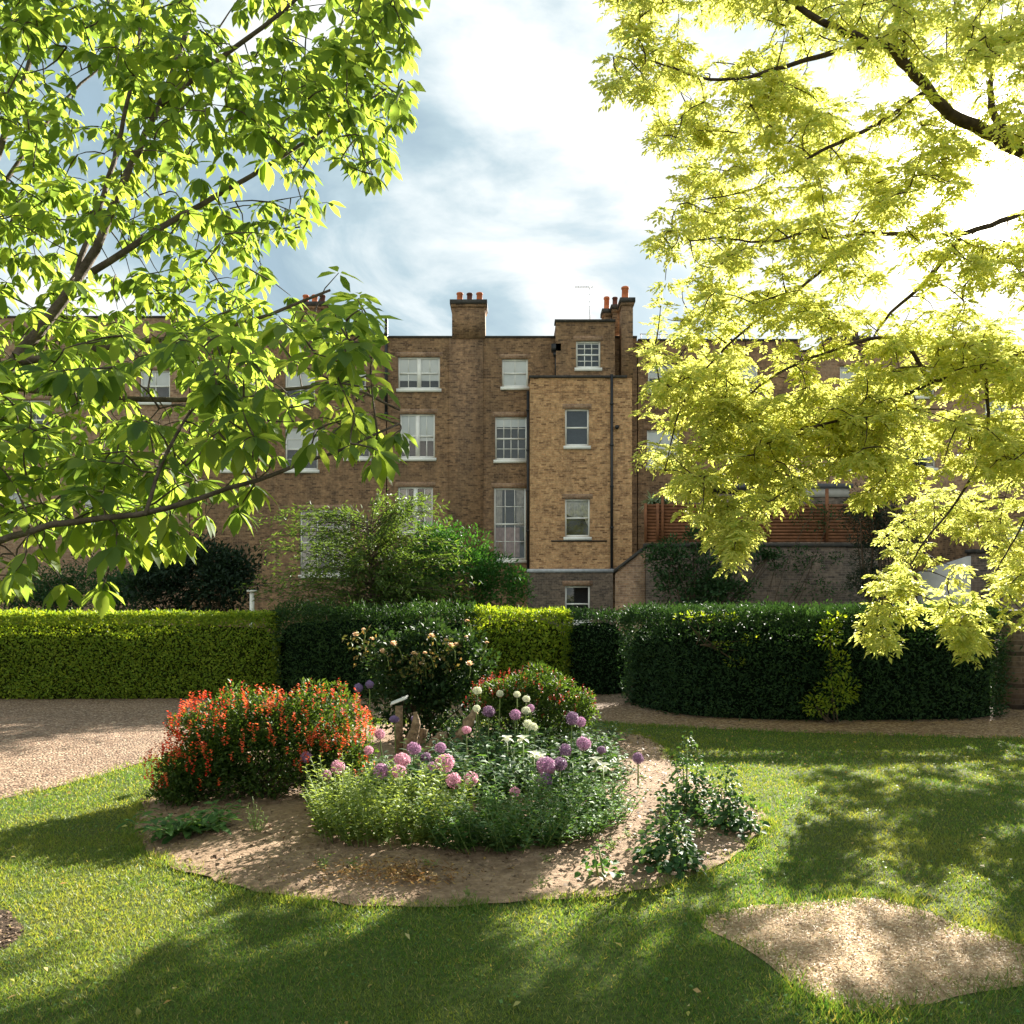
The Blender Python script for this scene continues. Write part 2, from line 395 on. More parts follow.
sheet('lawn', lawn_poly, 0.0, 'lawn')
sheet('gravel_drive', np.vstack([edge, [(24, 9), (24, 17), (-26, 17), (-26, 5)]]), .006, 'gravel')
bed_px = [(133, 825), (137, 845), (160, 862), (200, 878), (250, 893), (310, 903), (380, 907), (450, 907), (520, 904), (600, 897), (660, 888), (710, 872), (745, 852), (765, 832), (768, 818), (750, 803), (710, 785), (672, 762), (660, 742), (630, 733), (590, 730), (520, 726), (430, 724), (350, 725), (280, 738), (210, 757), (165, 780), (145, 800)]
bed = smooth_poly([G(*p)[:2] for p in bed_px], 2)
def soil_grid(name, poly, mat, zc, ze, rings=26, amp=.02, seed=3):
    c = poly.mean(0); k = len(poly); ts = np.linspace(0, 1, rings)
    V = []; 
    for t in ts:
        q = c + (poly - c) * t
        if t > .99: q = q + np.stack([wob(q[:, 0], q[:, 1], 9, 5), wob(q[:, 0], q[:, 1], 9, 6)], 1) * .06
        z = ze + (zc - ze) * (1 - t ** 2) + (1 - t ** 5) * amp * wob(q[:, 0], q[:, 1], 7, seed) + (1 - t ** 5) * amp * .6 * wob(q[:, 0], q[:, 1], 19, seed + 1)
        if t > .99: z = np.full(k, ze)
        V.append(np.column_stack([q, np.maximum(z, ze)]))
    V = np.vstack(V); i = np.arange(rings - 1)[:, None] * k; j = np.arange(k)[None, :]; j2 = (j + 1) % k
    mb = MB(); mb.add(V, np.stack([i + j, i + j2, i + k + j2, i + k + j], -1).reshape(-1, 4))
    o = mb.build(name, mat, smooth=True); o['kind'] = 'structure'; return o
soil_grid('flower_bed_soil', bed, 'soil', .06, .010)
bare = smooth_poly([G(*p)[:2] for p in [(690, 918), (745, 908), (820, 902), (880, 897), (905, 905), (960, 925), (1040, 952), (1090, 975), (1040, 985), (945, 1000), (860, 1020), (840, 1013), (785, 978), (730, 942)]], 2)
soil_grid('bare_ground', bare, 'bare', .010, .004, 16, .005, 9)
scrap = smooth_poly([G(*p)[:2] for p in [(-60, 905), (0, 912), (20, 922), (25, 935), (10, 948), (-10, 955), (-70, 960)]], 2)
soil_grid('bare_soil', scrap, 'dark_soil', .015, .006, 8, .006, 11)

# grass blades: far too many to count, one object
def blades():
    mb = MB()
    for (y0, y1, dens, h, w) in ((2.6, 4.2, 12000, .017, .0055), (4.2, 6, 8000, .018, .0068), (6, 8.5, 3600, .02, .0095), (8.5, 13.2, 1500, .022, .015)):
        xm = .62 * y1 + .6
        n = int((y1 - y0) * 2 * xm * dens)
        X = rng.uniform(-xm, xm, n); Y = rng.uniform(y0, y1, n)
        ok = np.abs(X) < .62 * Y + .6
        ok &= inpoly(X, Y, lawn_poly)
        jx = X + rng.normal(0, .035, n) + .05 * wob(X, Y, 8, 41); jy = Y + rng.normal(0, .035, n) + .05 * wob(X, Y, 8, 42)
        ok &= ~inpoly(jx, jy, bed) & ~inpoly(jx, jy, scrap)
        ib = inpoly(X + rng.normal(0, .11, n) + .1 * wob(X, Y, 7, 43), Y + rng.normal(0, .15, n) + .1 * wob(X, Y, 7, 44), bare); ok &= ~ib | (rng.random(n) < .04)
        thin = wob(X, Y, 2.2, 31) + .5 * wob(X, Y, 6, 32)
        ok &= rng.random(n) < np.clip(1.0 - .9 * np.clip(thin - .25, 0, 1), .2, 1)
        X, Y = X[ok], Y[ok]; n = len(X)
        hh = h * rng.uniform(.5, 1.25, n) * (1 + .35 * wob(X, Y, 5, 33))
        a = rng.uniform(0, 6.28, n); lean = rng.uniform(.2, 1.5, n) * hh; la = rng.uniform(0, 6.28, n)
        ww = w * rng.uniform(.6, 1.3, n) / 2
        c, s = np.cos(a) * ww, np.sin(a) * ww
        V = np.stack([np.stack([X - c, Y - s, np.full(n, -.002)], 1), np.stack([X + c, Y + s, np.full(n, -.002)], 1),
                      np.stack([X + np.cos(la) * lean, Y + np.sin(la) * lean, hh], 1)], 1)
        mb.add(V.reshape(-1, 3), np.arange(n * 3).reshape(-1, 3))
    for poly, cnt, jit in ((bed, 16000, .045), (bare, 7000, .07), (edge, 9000, .06)):     # longer tufts where the mower missed
        Q = np.asarray(poly); j = rng.integers(0, len(Q) - 1, cnt); u = rng.random((cnt, 1)); X, Y = (Q[j] * (1 - u) + Q[j + 1] * u + rng.normal(0, jit, (cnt, 2))).T
        keep = rng.random(cnt) < np.clip(.55 + 1.2 * wob(X, Y, 9, 61), .1, 1); X, Y = X[keep], Y[keep]; cnt = len(X)
        hh = rng.uniform(.02, .05, cnt); a, la = rng.uniform(0, 6.28, (2, cnt)); lean = rng.uniform(.2, 1.2, cnt) * hh; ww = .003 * rng.uniform(.7, 1.3, cnt) * np.maximum(1, Y / 5)
        c, q = np.cos(a) * ww, np.sin(a) * ww
        V = np.stack([np.stack([X - c, Y - q, np.full(cnt, 0.)], 1), np.stack([X + c, Y + q, np.full(cnt, 0.)], 1), np.stack([X + np.cos(la) * lean, Y + np.sin(la) * lean, hh], 1)], 1)
        mb.add(V.reshape(-1, 3), np.arange(cnt * 3).reshape(-1, 3))
    o = mb.build('grass', 'grass'); tag(o, 'mown patchy lawn grass around the flower bed', 'grass', kind='stuff')
blades()
def bits(name, label, cat, poly, n, mat, lmin, lmax, wr, z, spread=0.0, flat=.35):
    poly = np.asarray(poly); lo, hi = poly.min(0)[:2], poly.max(0)[:2]
    X = rng.uniform(lo[0], hi[0], n); Y = rng.uniform(lo[1], hi[1], n); ok = inpoly(X, Y, poly); X, Y = X[ok], Y[ok]; n = len(X)
    if name == 'clover':
        k = wob(X, Y, 1.6, 51) + .6 * wob(X, Y, 5, 52) > .12; k &= ~inpoly(X, Y, bed) & ~inpoly(X, Y, bare); X, Y = X[k], Y[k]; n = len(X)
    D = rdir(n); D[:, 2] *= flat; N = np.tile([0, 0, 1.], (n, 1)) + rng.normal(0, .3, (n, 3))
    L = rng.uniform(lmin, lmax, n); mb = MB()
    leaves(mb, np.column_stack([X, Y, np.full(n, z) + rng.uniform(0, .008, n)]), D, N, L, L * wr, droop=.1)
    return tag(mb.build(name, mat), label, cat, kind='stuff')
bits('bark_chips', 'pale straw and bark chips on the bare sandy patch', 'bark chips', smooth_poly(bare.mean(0) + (bare - bare.mean(0)) * .97, 0), 15000, 'chips', .005, .02, .4, .012)
bits('soil_crumbs', 'small crumbs and clods on the bed soil', 'soil', bed, 9000, 'clods', .008, .04, .8, .04)
bits('fallen_leaves', 'small yellow leaves fallen on the lawn', 'fallen leaves', lawn_poly, 2600, 'litter', .02, .045, .55, .028)
bits('clover', 'small round clover leaves scattered through the lawn', 'clover', lawn_poly, 60000, 'clover', .010, .02, .9, .012)
bits('dark_crumbs', 'dark crumbs on the scrap of bare soil at the lawn edge', 'soil', scrap, 900, 'clods', .01, .03, .7, .014)

# ------------------------------------------------------------------ houses
HY = 42.0
def px_rect(x0, x1, y0, y1, d):
    a = Wd(x0, y1, d); b = Wd(x1, y0, d); return a[0], b[0], a[2], b[2]
def facade(mb, x0, x1, z0, z1, y, ops, depth=.55):
    xs = sorted({x0, x1, *[o[0] for o in ops], *[o[1] for o in ops]}); zs = sorted({z0, z1, *[o[2] for o in ops], *[o[3] for o in ops]})
    xs = [x for x in xs if x0 <= x <= x1]; zs = [z for z in zs if z0 <= z <= z1]
    for i in range(len(xs) - 1):
        for j in range(len(zs) - 1):
            cx, cz = (xs[i] + xs[i+1]) / 2, (zs[j] + zs[j+1]) / 2
            if any(o[0] < cx < o[1] and o[2] < cz < o[3] for o in ops): continue
            mb.add([(xs[i], y, zs[j]), (xs[i+1], y, zs[j]), (xs[i+1], y, zs[j+1]), (xs[i], y, zs[j+1])], [(0, 1, 2, 3)])
    for a, b, c, d in [o[:4] for o in ops]:
        Y = y + depth
        mb.add([(a,y,c),(b,y,c),(b,y,d),(a,y,d),(a,y+.12,c),(b,y+.12,c),(b,y+.12,d),(a,y+.12,d)], [(0,4,5,1),(1,5,6,2),(2,6,7,3),(3,7,4,0)])
        mb.add([(a,y+.12,c),(b,y+.12,c),(b,y+.12,d),(a,y+.12,d),(a,Y,c),(b,Y,c),(b,Y,d),(a,Y,d)], [(0,4,5,1),(1,5,6,2),(2,6,7,3),(3,7,4,0),(4,7,6,5)], mi=1)
def window(house, o, y, cols=2, rows=2, dress='blind', drop=1.0, mull=False, sill=True):
    a, b, c, d = o
    f = MB(); t = .075; yf, yb = y + .085, y + .15
    f.box((a, yf, c), (a + t, yb, d)); f.box((b - t, yf, c), (b, yb, d)); f.box((a + t, yf, d - t), (b - t, yb, d)); f.box((a + t, yf, c), (b - t, yb, c + t * 1.3))
    mid = (c + d) / 2
    f.box((a + t, yf - .012, mid - .035), (b - t, yb - .01, mid + .035))
    segs = [(a + t, b - t)]
    if mull:
        m = (a + b) / 2; f.box((m - .10, yf - .015, c + t * 1.3), (m + .10, yb - .005, d - t)); segs = [(a + t, m - .10), (m + .10, b - t)]
    for s0, s1 in segs:
        for k in range(1, cols):
            x = s0 + (s1 - s0) * k / cols
            f.box((x - .018, yf + .012, c + t * 1.3), (x + .018, yb - .02, mid - .035)); f.box((x - .018, yf + .012, mid + .035), (x + .018, yb - .02, d - t))
        h = rows // 2
        for half0, half1 in ((c + t * 1.3, mid - .035), (mid + .035, d - t)):
            for k in range(1, h):
                z = half0 + (half1 - half0) * k / h
                xs = np.linspace(s0, s1, cols + 1)
                for q in range(cols): f.box((xs[q] + .018, yf + .014, z - .016), (xs[q+1] - .018, yb - .022, z + .016))
    w = f.build('window', 'white_paint', house)
    p = MB(); p.add([(a + .02, yb - .035, c + .02), (b - .02, yb - .035, c + .02), (b - .02, yb - .035, d - .02), (a + .02, yb - .035, d - .02)], [(0, 1, 2, 3)]); p.build('pane', 'glass', w)
    if sill:
        s = MB(); s.box((a - .07, y - .09, c - .15), (b + .07, y + .082, c - .002)); s.build('sill', 'white_paint', w)
    lt = MB(); lt.box((a - .12, y - .004, d + .002), (b + .12, y + .01, d + .24)); lt.build('lintel', 'brick_orange', w)
    def cloth(x0, x1, z0, z1, mat, name, nf=9, amp=.02):
        k = 40; xs = np.linspace(x0, x1, k); ys = y + .165 + amp * np.sin(np.linspace(0, nf * 6.28, k))
        V = np.concatenate([np.stack([xs, ys, np.full(k, z0)], 1), np.stack([xs, ys, np.full(k, z1)], 1)])
        mb = MB(); mb.add(V, [(i, i + 1, k + i + 1, k + i) for i in range(k - 1)]); mb.build(name, mat, w)
    if dress == 'blind': cloth(a + .03, b - .03, d - (d - c) * drop, d - .02, 'blind', 'blind', 1, .003)
    elif dress == 'curtain': cloth(a + .02, a + (b - a) * .30, c + .05, d - .03, 'curtain', 'curtain', 4); cloth(b - (b - a) * .26, b - .02, c + .05, d - .03, 'curtain', 'curtain', 4)
    elif dress == 'french':
        z2 = c + (d - c) * .47
        cloth(a + .05, a + (b - a) * .26, z2, d - .05, 'curtain', 'curtain', 4); cloth(b - (b - a) * .30, b - .1, z2, d - .05, 'curtain', 'curtain', 4)
        cloth(a + .06, a + (b - a) * .80, c + .15, z2 - .05, 'curtain_pink', 'curtain', 6)
    elif dress == 'lace':
        k = 30; xs = np.linspace(a + .03, b - .03, k); u = np.linspace(-1, 1, k); zb = d - (d - c) * (.30 + .17 * (1 - u * u) ** .5) - (d - c) * .45 * np.clip(u - .55, 0, 1) * 2.0
        ys = y + .24 + .02 * np.sin(np.linspace(0, 50, k)); V = np.concatenate([np.stack([xs, ys, zb], 1), np.stack([xs, ys, np.full(k, d - .02)], 1)])
        mb = MB(); mb.add(V, [(i, i + 1, k + i + 1, k + i) for i in range(k - 1)]); mb.build('lace_curtain', 'lace', w)
    return w
def pipe(house, px, y0, y1, d, r=.065, name='drainpipe'):
    a, b = Wd(px, y0, d), Wd(px, y1, d); mb = MB()
    mb.tube([(a[0], d - r - .03, a[2]), (a[0], d - r - .03, b[2])], r, 8)
    z = b[2]
    while z < a[2]:
        mb.tube([(a[0], d - r - .03, z), (a[0], d - r - .03, z + .09)], r * 1.35, 8); z += 1.9
    return mb.build(name, 'iron', house, smooth=False)
def shell(mb, x0, x1, z0, z1, y, yb):      # sides, back, top
    mb.add([(x0,y,z0),(x0,yb,z0),(x0,yb,z1),(x0,y,z1)], [(3,2,1,0)][0:1]); mb.add([(x1,y,z0),(x1,yb,z0),(x1,yb,z1),(x1,y,z1)], [(0,1,2,3)])
    mb.add([(x0,yb,z0),(x1,yb,z0),(x1,yb,z1),(x0,yb,z1)], [(3,2,1,0)]); mb.add([(x0,y,z1),(x1,y,z1),(x1,yb,z1),(x0,yb,z1)], [(0,1,2,3)])
def stack(house, px0, px1, pytop, zbase, d, pots, thick=1.0, name='chimney', mat='brick_brown'):
    a, b = Wd(px0, pytop, d), Wd(px1, pytop, d); mb = MB()
    x0, x1, zt = a[0], b[0], a[2]; y0 = d; y1 = d + thick
    mb.box((x0, y0, zbase), (x1, y1, zt - .34))
    mb.box((x0 - .05, y0 - .05, zt - .34), (x1 + .05, y1 + .05, zt - .2)); mb.box((x0 - .10, y0 - .10, zt - .2), (x1 + .10, y1 + .10, zt), mi=1)
    c = mb.build(name, [mat, 'coping'], house)
    for ppx, top, r, m in pots:
        q = Wd(ppx, top, d); h = q[2] - zt; k = MB()
        k.lathe((q[0], d + thick / 2, zt), [(r * 1.25, 0), (r * 1.25, .08), (r, .12), (r * .9, h * .82), (r * 1.1, h * .84), (r * 1.1, h * .95), (r * .85, h), (r * .7, h - .02), (r * .6, h - .3)], 12)
        k.build('chimney_pot', m, c)
    return c
def coping(house, x0, x1, z, y, h=.09, ov=.06, yb=.4):
    mb = MB(); mb.box((x0, y - ov, z + .002), (x1, y + yb, z + h)); mb.build('coping', 'coping', house)

PX = lambda px, d=HY: (px - CX) / F * d
PZ = lambda py, d=HY: EYE + (HZ - py) / F * d
def house(name, label, px0, px1, pytop, wins, mat='brick_brown', d=HY, back=9):
    x0, x1, zt = PX(px0, d), PX(px1, d), PZ(pytop, d)
    h = thing('terraced_house', label, 'house', ((x0 + x1) / 2, d + back / 2, 0), 'row of brick terraced houses')
    ops = [(*px_rect(*w[:4], d),) for w in wins]
    mb = MB(); facade(mb, x0, x1, -.3, zt, d, ops); shell(mb, x0, x1, -.3, zt, d, d + back)
    mb.build('wall', [mat, 'interior'], h)
    for o, w in zip(ops, wins): window(h, o, d, *w[4:])
    coping(h, x0 + .002, x1 - .002, zt, d)
    return h
# middle house, the one in plain view
wins = [(398, 440, 357, 389, 2, 2, 'blind', .72, True), (502, 528, 359, 387, 2, 2, 'blind', 1.0), (495, 527, 417, 460, 4, 4, 'blind', .22),
        (494, 526, 488, 560, 3, 4, 'french'), (400, 435, 414, 458, 2, 2, 'blind', .6, True), (398, 433, 487, 532, 2, 2, 'curtain', 1, True)]
hm = house('m', 'tall brown brick house with a projecting yellow brick rear extension, in plain view', 387, 637, 338, wins)
# chimney breast running up the wall
mb = MB(); a0, a1 = PX(449), PX(483)
mb.box((a0, HY - .07, PZ(610)), (a1, HY - .003, PZ(339))); mb.build('chimney_breast', 'brick_brown', hm)
stack(hm, 452, 485, 300, PZ(338.5), HY - .14, [(459, 288, .15, 'pot_red'), (469, 288.5, .14, 'pot_dark'), (479, 288, .15, 'pot_red')], 1.3)
# rear extension
DE = 40.6
x0, x1, zt, zb = PX(530, DE), PX(632, DE), PZ(378, DE), PZ(570, DE)
ow = [px_rect(565, 589, 409, 446, DE), px_rect(565, 590, 499, 537, DE)]
mb = MB(); facade(mb, x0, x1, zb, zt, DE, ow); shell(mb, x0, x1, zb, zt, DE, HY - .003)
mb.build('rear_extension', ['brick_yellow', 'interior'], hm)
window(hm, ow[0], DE, 1, 2, 'none'); window(hm, ow[1], DE, 1, 2, 'lace')
coping(hm, x0 - .05, PX(627, DE), zt, DE, .10, .1, 1.0)
DB = 40.2
b0, b1 = PX(528, DB), PX(613, DB); ob = [px_rect(565, 590, 586, 622, DB)]
mb = MB(); facade(mb, b0, b1, -.3, PZ(572.5, DB), DB, ob); shell(mb, b0, b1, -.3, PZ(572.5, DB), DB, HY - .006)
mb.build('basement_wall', ['brick_dark', 'interior'], hm)
window(hm, ob[0], DB, 1, 2, 'none')
mb = MB(); mb.box((b0 - .05, DB - .06, PZ(572.5, DB) + .002), (b1 + .05, DE - .002, PZ(569, DB))); mb.build('flashing', 'lead', hm)
# upper closet block with its window
DU = 41.2
u0, u1, uz0, uz1 = PX(556, DU), PX(615, DU), PZ(379, DU), PZ(322, DU)
ou = [px_rect(576, 600.5, 341, 368, DU)]
mb = MB(); facade(mb, u0, u1, uz0 - .3, uz1, DU, ou); shell(mb, u0, u1, uz0 - .3, uz1, DU, HY + 3)
mb.build('upper_wall', ['brick_brown', 'interior'], hm)
window(hm, ou[0], DU, 3, 4, 'blind', .10)
coping(hm, u0 - .06, u1 + .02, uz1, DU, .10, .10, .6)
stack(hm, 622, 633, 298, PZ(379, 41), 41.0, [(626.5, 283, .17, 'pot_red')], 1.0)
stack(hm, 613, 621, 305, PZ(330, 42), 42.3, [(616, 294.5, .13, 'pot_dark')], .8)
stack(hm, 604, 611, 309, PZ(330, 42), 42.6, [(607.5, 294.5, .14, 'pot_red')], .7)
pipe(hm, 611.5, 375, 570, DE); pipe(hm, 528.3, 392, 572, HY - .3, .08); pipe(hm, 556, 352, 379, HY - .5)
k = MB(); q = Wd(556, 350, HY - .5); k.box((q[0] - .22, HY - .8, q[2] - .12), (q[0] + .22, HY - .45, q[2] + .22)); k.box((q[0] - .13, HY - .75, q[2] - .35), (q[0] + .13, HY - .48, q[2] - .123)); k.build('rain_hopper', 'iron', hm)
pipe(hm, 386.5, 318, 415, HY - .1, .075)
mb = MB(); q0 = Wd(615, 541, DE); mb.tube([Wd(551, 541, DE - .03), Wd(607, 541, DE - .03)], .03, 5); mb.build('waste_pipe', 'iron', hm); mb = MB(); mb.tube([Wd(617, 427, DE - .001), Wd(617, 427, DE - .2)], .10, 8); mb.build('flue_outlet', 'iron', hm)
# aerial
mb = MB(); t = Wd(590, 284, 44)
mb.tube([(t[0], 44, PZ(330, 44)), (t[0], 44, t[2])], .025, 5); mb.tube([(t[0] - .75, 44, t[2] - .15), (t[0] + .15, 44, t[2] - .15)], .018, 5)
for i in range(7): mb.tube([(t[0] - .7 + i * .13, 43.85, t[2] - .15), (t[0] - .7 + i * .13, 44.15, t[2] - .15)], .01, 4)
mb.build('aerial', 'metal', hm)
# neighbours
wl = [(346, 366, 371, 387, 2, 2, 'blind', .4), (300, 350, 510, 575, 3, 4, 'curtain', 1), (345, 370, 418, 458, 2, 4, 'blind', .4), (285, 315, 371, 402, 2, 2, 'blind', .6), (285, 318, 428, 470, 2, 4, 'blind', .5), (225, 255, 371, 402, 2, 2, 'blind', .6), (222, 255, 428, 470, 2, 4, 'curtain', 1)]
hl = house('l', 'brown brick house next along, half hidden by the broad-leaved tree, tall white window low down', 190, 386, 336, wl)
r = MB(); xa, xb = PX(389), PX(449); r.add([(xa, HY + .6, PZ(338.5)), (xb, HY + .6, PZ(338.5)), (PX(416), HY + 2.5, PZ(333)), (PX(398), HY + 2.5, PZ(333)), (xa, HY + 4.5, PZ(338.5)), (xb, HY + 4.5, PZ(338.5))], [(0, 1, 2, 3), (3, 2, 5, 4)], [(0, 3, 4), (1, 5, 2)]); r.build('roof', 'tile', hm)
wl2 = [(140, 172, 480, 520, 2, 4, 'curtain', 1), (84, 112, 485, 522, 2, 4, 'blind', .6), (0, 22, 492, 522, 2, 2, 'blind', .9), (140, 170, 370, 402, 2, 2, 'blind', .5), (84, 112, 370, 402, 2, 2, 'blind', .5), (20, 50, 400, 440, 2, 4, 'curtain', 1)]
hl2 = house('l2', 'reddish brick end house almost lost behind the broad-leaved tree', -120, 189, 318, wl2, 'brick_orange')
stack(hl, 296, 326, 302, PZ(336), HY + 2, [(303, 291, .15, 'pot_red'), (312, 291, .15, 'pot_red'), (320, 291, .15, 'pot_dark')], 1.2)
wr = [(648, 678, 364, 391, 3, 4, 'blind', .5), (647, 679, 430, 466, 2, 2, 'blind', 1.0), (730, 758, 364, 391, 2, 2, 'blind', .5), (728, 760, 430, 466, 2, 4, 'curtain', 1)]
hr = house('r', 'brown brick house behind the golden tree, two white windows beside the yellow extension', 638, 800, 341, wr)
mb = MB(); mb.tube([Wd(640, 334, 43), Wd(668, 334.5, 43)], .02, 4); mb.tube([Wd(641, 334, 43), Wd(641, 342, 43)], .02, 4); mb.tube([Wd(660, 334, 43), Wd(660, 342, 43)], .02, 4); mb.build('roof_rail', 'metal', hr)
wr2 = [(840, 868, 366, 396, 2, 2, 'blind', .5), (905, 935, 366, 396, 2, 2, 'blind', .5), (840, 870, 430, 468, 2, 4, 'blind', .5), (905, 936, 430, 468, 2, 4, 'curtain', 1), (985, 1012, 400, 440, 2, 4, 'blind', .5)]
hr2 = house('r2', 'far brick house glimpsed through the golden crown, squat chimney on its parapet', 801, 1180, 352, wr2, 'brick_orange')
stack(hr2, 830, 868, 336, PZ(352), HY + 1, [(838, 327, .15, 'pot_red'), (849, 327, .15, 'pot_red'), (860, 327, .15, 'pot_dark')], 1.2)
# low outbuildings on the far side of the garden
D3 = 33.0
h3 = thing('garden_annexe', 'low brick annexe with a white window and sloping dark verge', 'building', (PX(1010, D3), D3 + 2, 0))
x0, x1 = PX(972, D3), PX(1120, D3); o3 = [px_rect(1006, 1040, 526, 550, D3)]
mb = MB(); facade(mb, x0, x1, -.2, PZ(500, D3), D3, o3); shell(mb, x0, x1, -.2, PZ(500, D3), D3, D3 + 5); mb.build('wall', ['brick_brown', 'interior'], h3)
window(h3, o3[0], D3, 2, 2, 'blind', .6)
mb = MB(); mb.tube([Wd(970, 557, D3 - .1), Wd(1060, 527, D3 - .1)], .13, 4); mb.build('verge', 'coping', h3)
ex = thing('house_extension', 'low cream fronted extension with a flat dark roof above the timber fence', 'building', (PX(800, 37), 38, 0))
mb = MB(); mb.box((PX(700, 37), 37, 0), (PX(850, 37), 40, PZ(494, 37))); mb.build('wall', 'brick_dark', ex)
mb = MB(); mb.box((PX(795, 37), 36.96, PZ(497, 37)), (PX(849, 37), 36.997, PZ(488.5, 37))); mb.build('fascia', 'whitewash', ex)
mb = MB(); mb.box((PX(698, 37), 36.85, PZ(494, 37) + .24), (PX(852, 37), 40.1, PZ(494, 37) + .42)); mb.build('roof', 'slate', ex)

# garden walls and fence
def wall_thing(name, label, x0, x1, z0, z1, y, t, mat, cop=True, slant=None):
    w = thing(name, label, 'wall', ((x0 + x1) / 2, y, 0)); mb = MB()
    za, zb = (z1, z1) if slant is None else slant
    V = [(x0,y,z0),(x1,y,z0),(x1,y,zb),(x0,y,za),(x0,y+t,z0),(x1,y+t,z0),(x1,y+t,zb),(x0,y+t,za)]
    mb.add(V, [(0,1,2,3),(1,5,6,2),(5,4,7,6),(4,0,3,7),(3,2,6,7)]); mb.build('brickwork', mat, w)
    if cop:
        mb = MB(); h = .12; e = .05
        V = [(x0-e,y-e,za+.003),(x1+e,y-e,zb+.003),(x1+e,y-e,zb+h),(x0-e,y-e,za+h),(x0-e,y+t+e,za+.003),(x1+e,y+t+e,zb+.003),(x1+e,y+t+e,zb+h),(x0-e,y+t+e,za+h)]
        mb.add(V, [(0,1,2,3),(1,5,6,2),(5,4,7,6),(4,0,3,7),(3,2,6,7),(0,4,5,1)]); mb.build('coping', 'coping', w)
    return w
D4 = 30.0
wall_thing('garden_wall', 'long dark weathered brick garden wall under the timber fence', PX(646, D4), PX(882, D4), -.1, PZ(547, D4), D4, .3, 'brick_dark')
wall_thing('garden_wall', 'short orange brick wall with a steeply raked black coping beside the extension', PX(616, D4), PX(645.5, D4), -.1, 0, D4 + .05, .25, 'brick_orange', True, (PZ(573, D4), PZ(548, D4)))
wall_thing('garden_wall', 'whitewashed wall standing behind the clipped dark hedge', PX(922, 27), PX(971, 27), -.1, PZ(560, 27), 27, .3, 'whitewash', False, (PZ(572, 27), PZ(556, 27)))
wall_thing('garden_wall', 'dark brown brick wall between whitewashed wall and annexe', PX(972, 28), PX(1100, 28), -.1, PZ(553, 28), 28, .3, 'brick_dark', True)
fe = thing('timber_fence', 'red brown horizontal slat fence on top of the garden wall', 'fence', (PX(760, D4), D4 + .1, 0))
zb0, zb1 = PZ(546, D4) + .13, PZ(506, D4); fx0, fx1 = PX(645, D4), PX(882, D4)
for px in (646, 658, 663, 712, 769, 828, 880):
    mb = MB(); x = PX(px, D4); mb.box((x - .045, D4 + .06, zb0), (x + .045, D4 + .15, zb1 + .1 + (.5 if px in (663, 828) else 0))); mb.build('post', 'fence_wood', fe)
mb = MB(); z = zb0 + .02
while z < zb1: mb.box((fx0, D4 + .153, z), (fx1, D4 + .175, z + .085)); z += .11
mb.box((fx0, D4 + .21, zb0 + .02), (fx1, D4 + .225, zb1)); mb.build('slats', 'fence_wood', fe)
pr = thing('brick_pier', 'brick gate pier at the far end of the clipped dark hedge', 'pier', (7.55, 12.9, 0))
mb = MB(); mb.box((7.3, 12.8, 0), (7.85, 13.3, 1.35)); mb.build('brickwork', 'brick_dark', pr); mb = MB(); mb.box((7.25, 12.75, 1.352), (7.9, 13.35, 1.45)); mb.build('cap', 'coping', pr)
pp = thing('garden_post', 'small white post showing above the golden hedge', 'post', (PX(252, 17), 17, 0))
mb = MB(); x = PX(252, 17); mb.box((x - .035, 16.965, 0), (x + .035, 17.035, PZ(592, 17))); mb.box((x - .08, 16.93, PZ(592, 17) + .002), (x + .08, 17.07, PZ(590, 17))); mb.build('shaft', 'white_paint', pp)

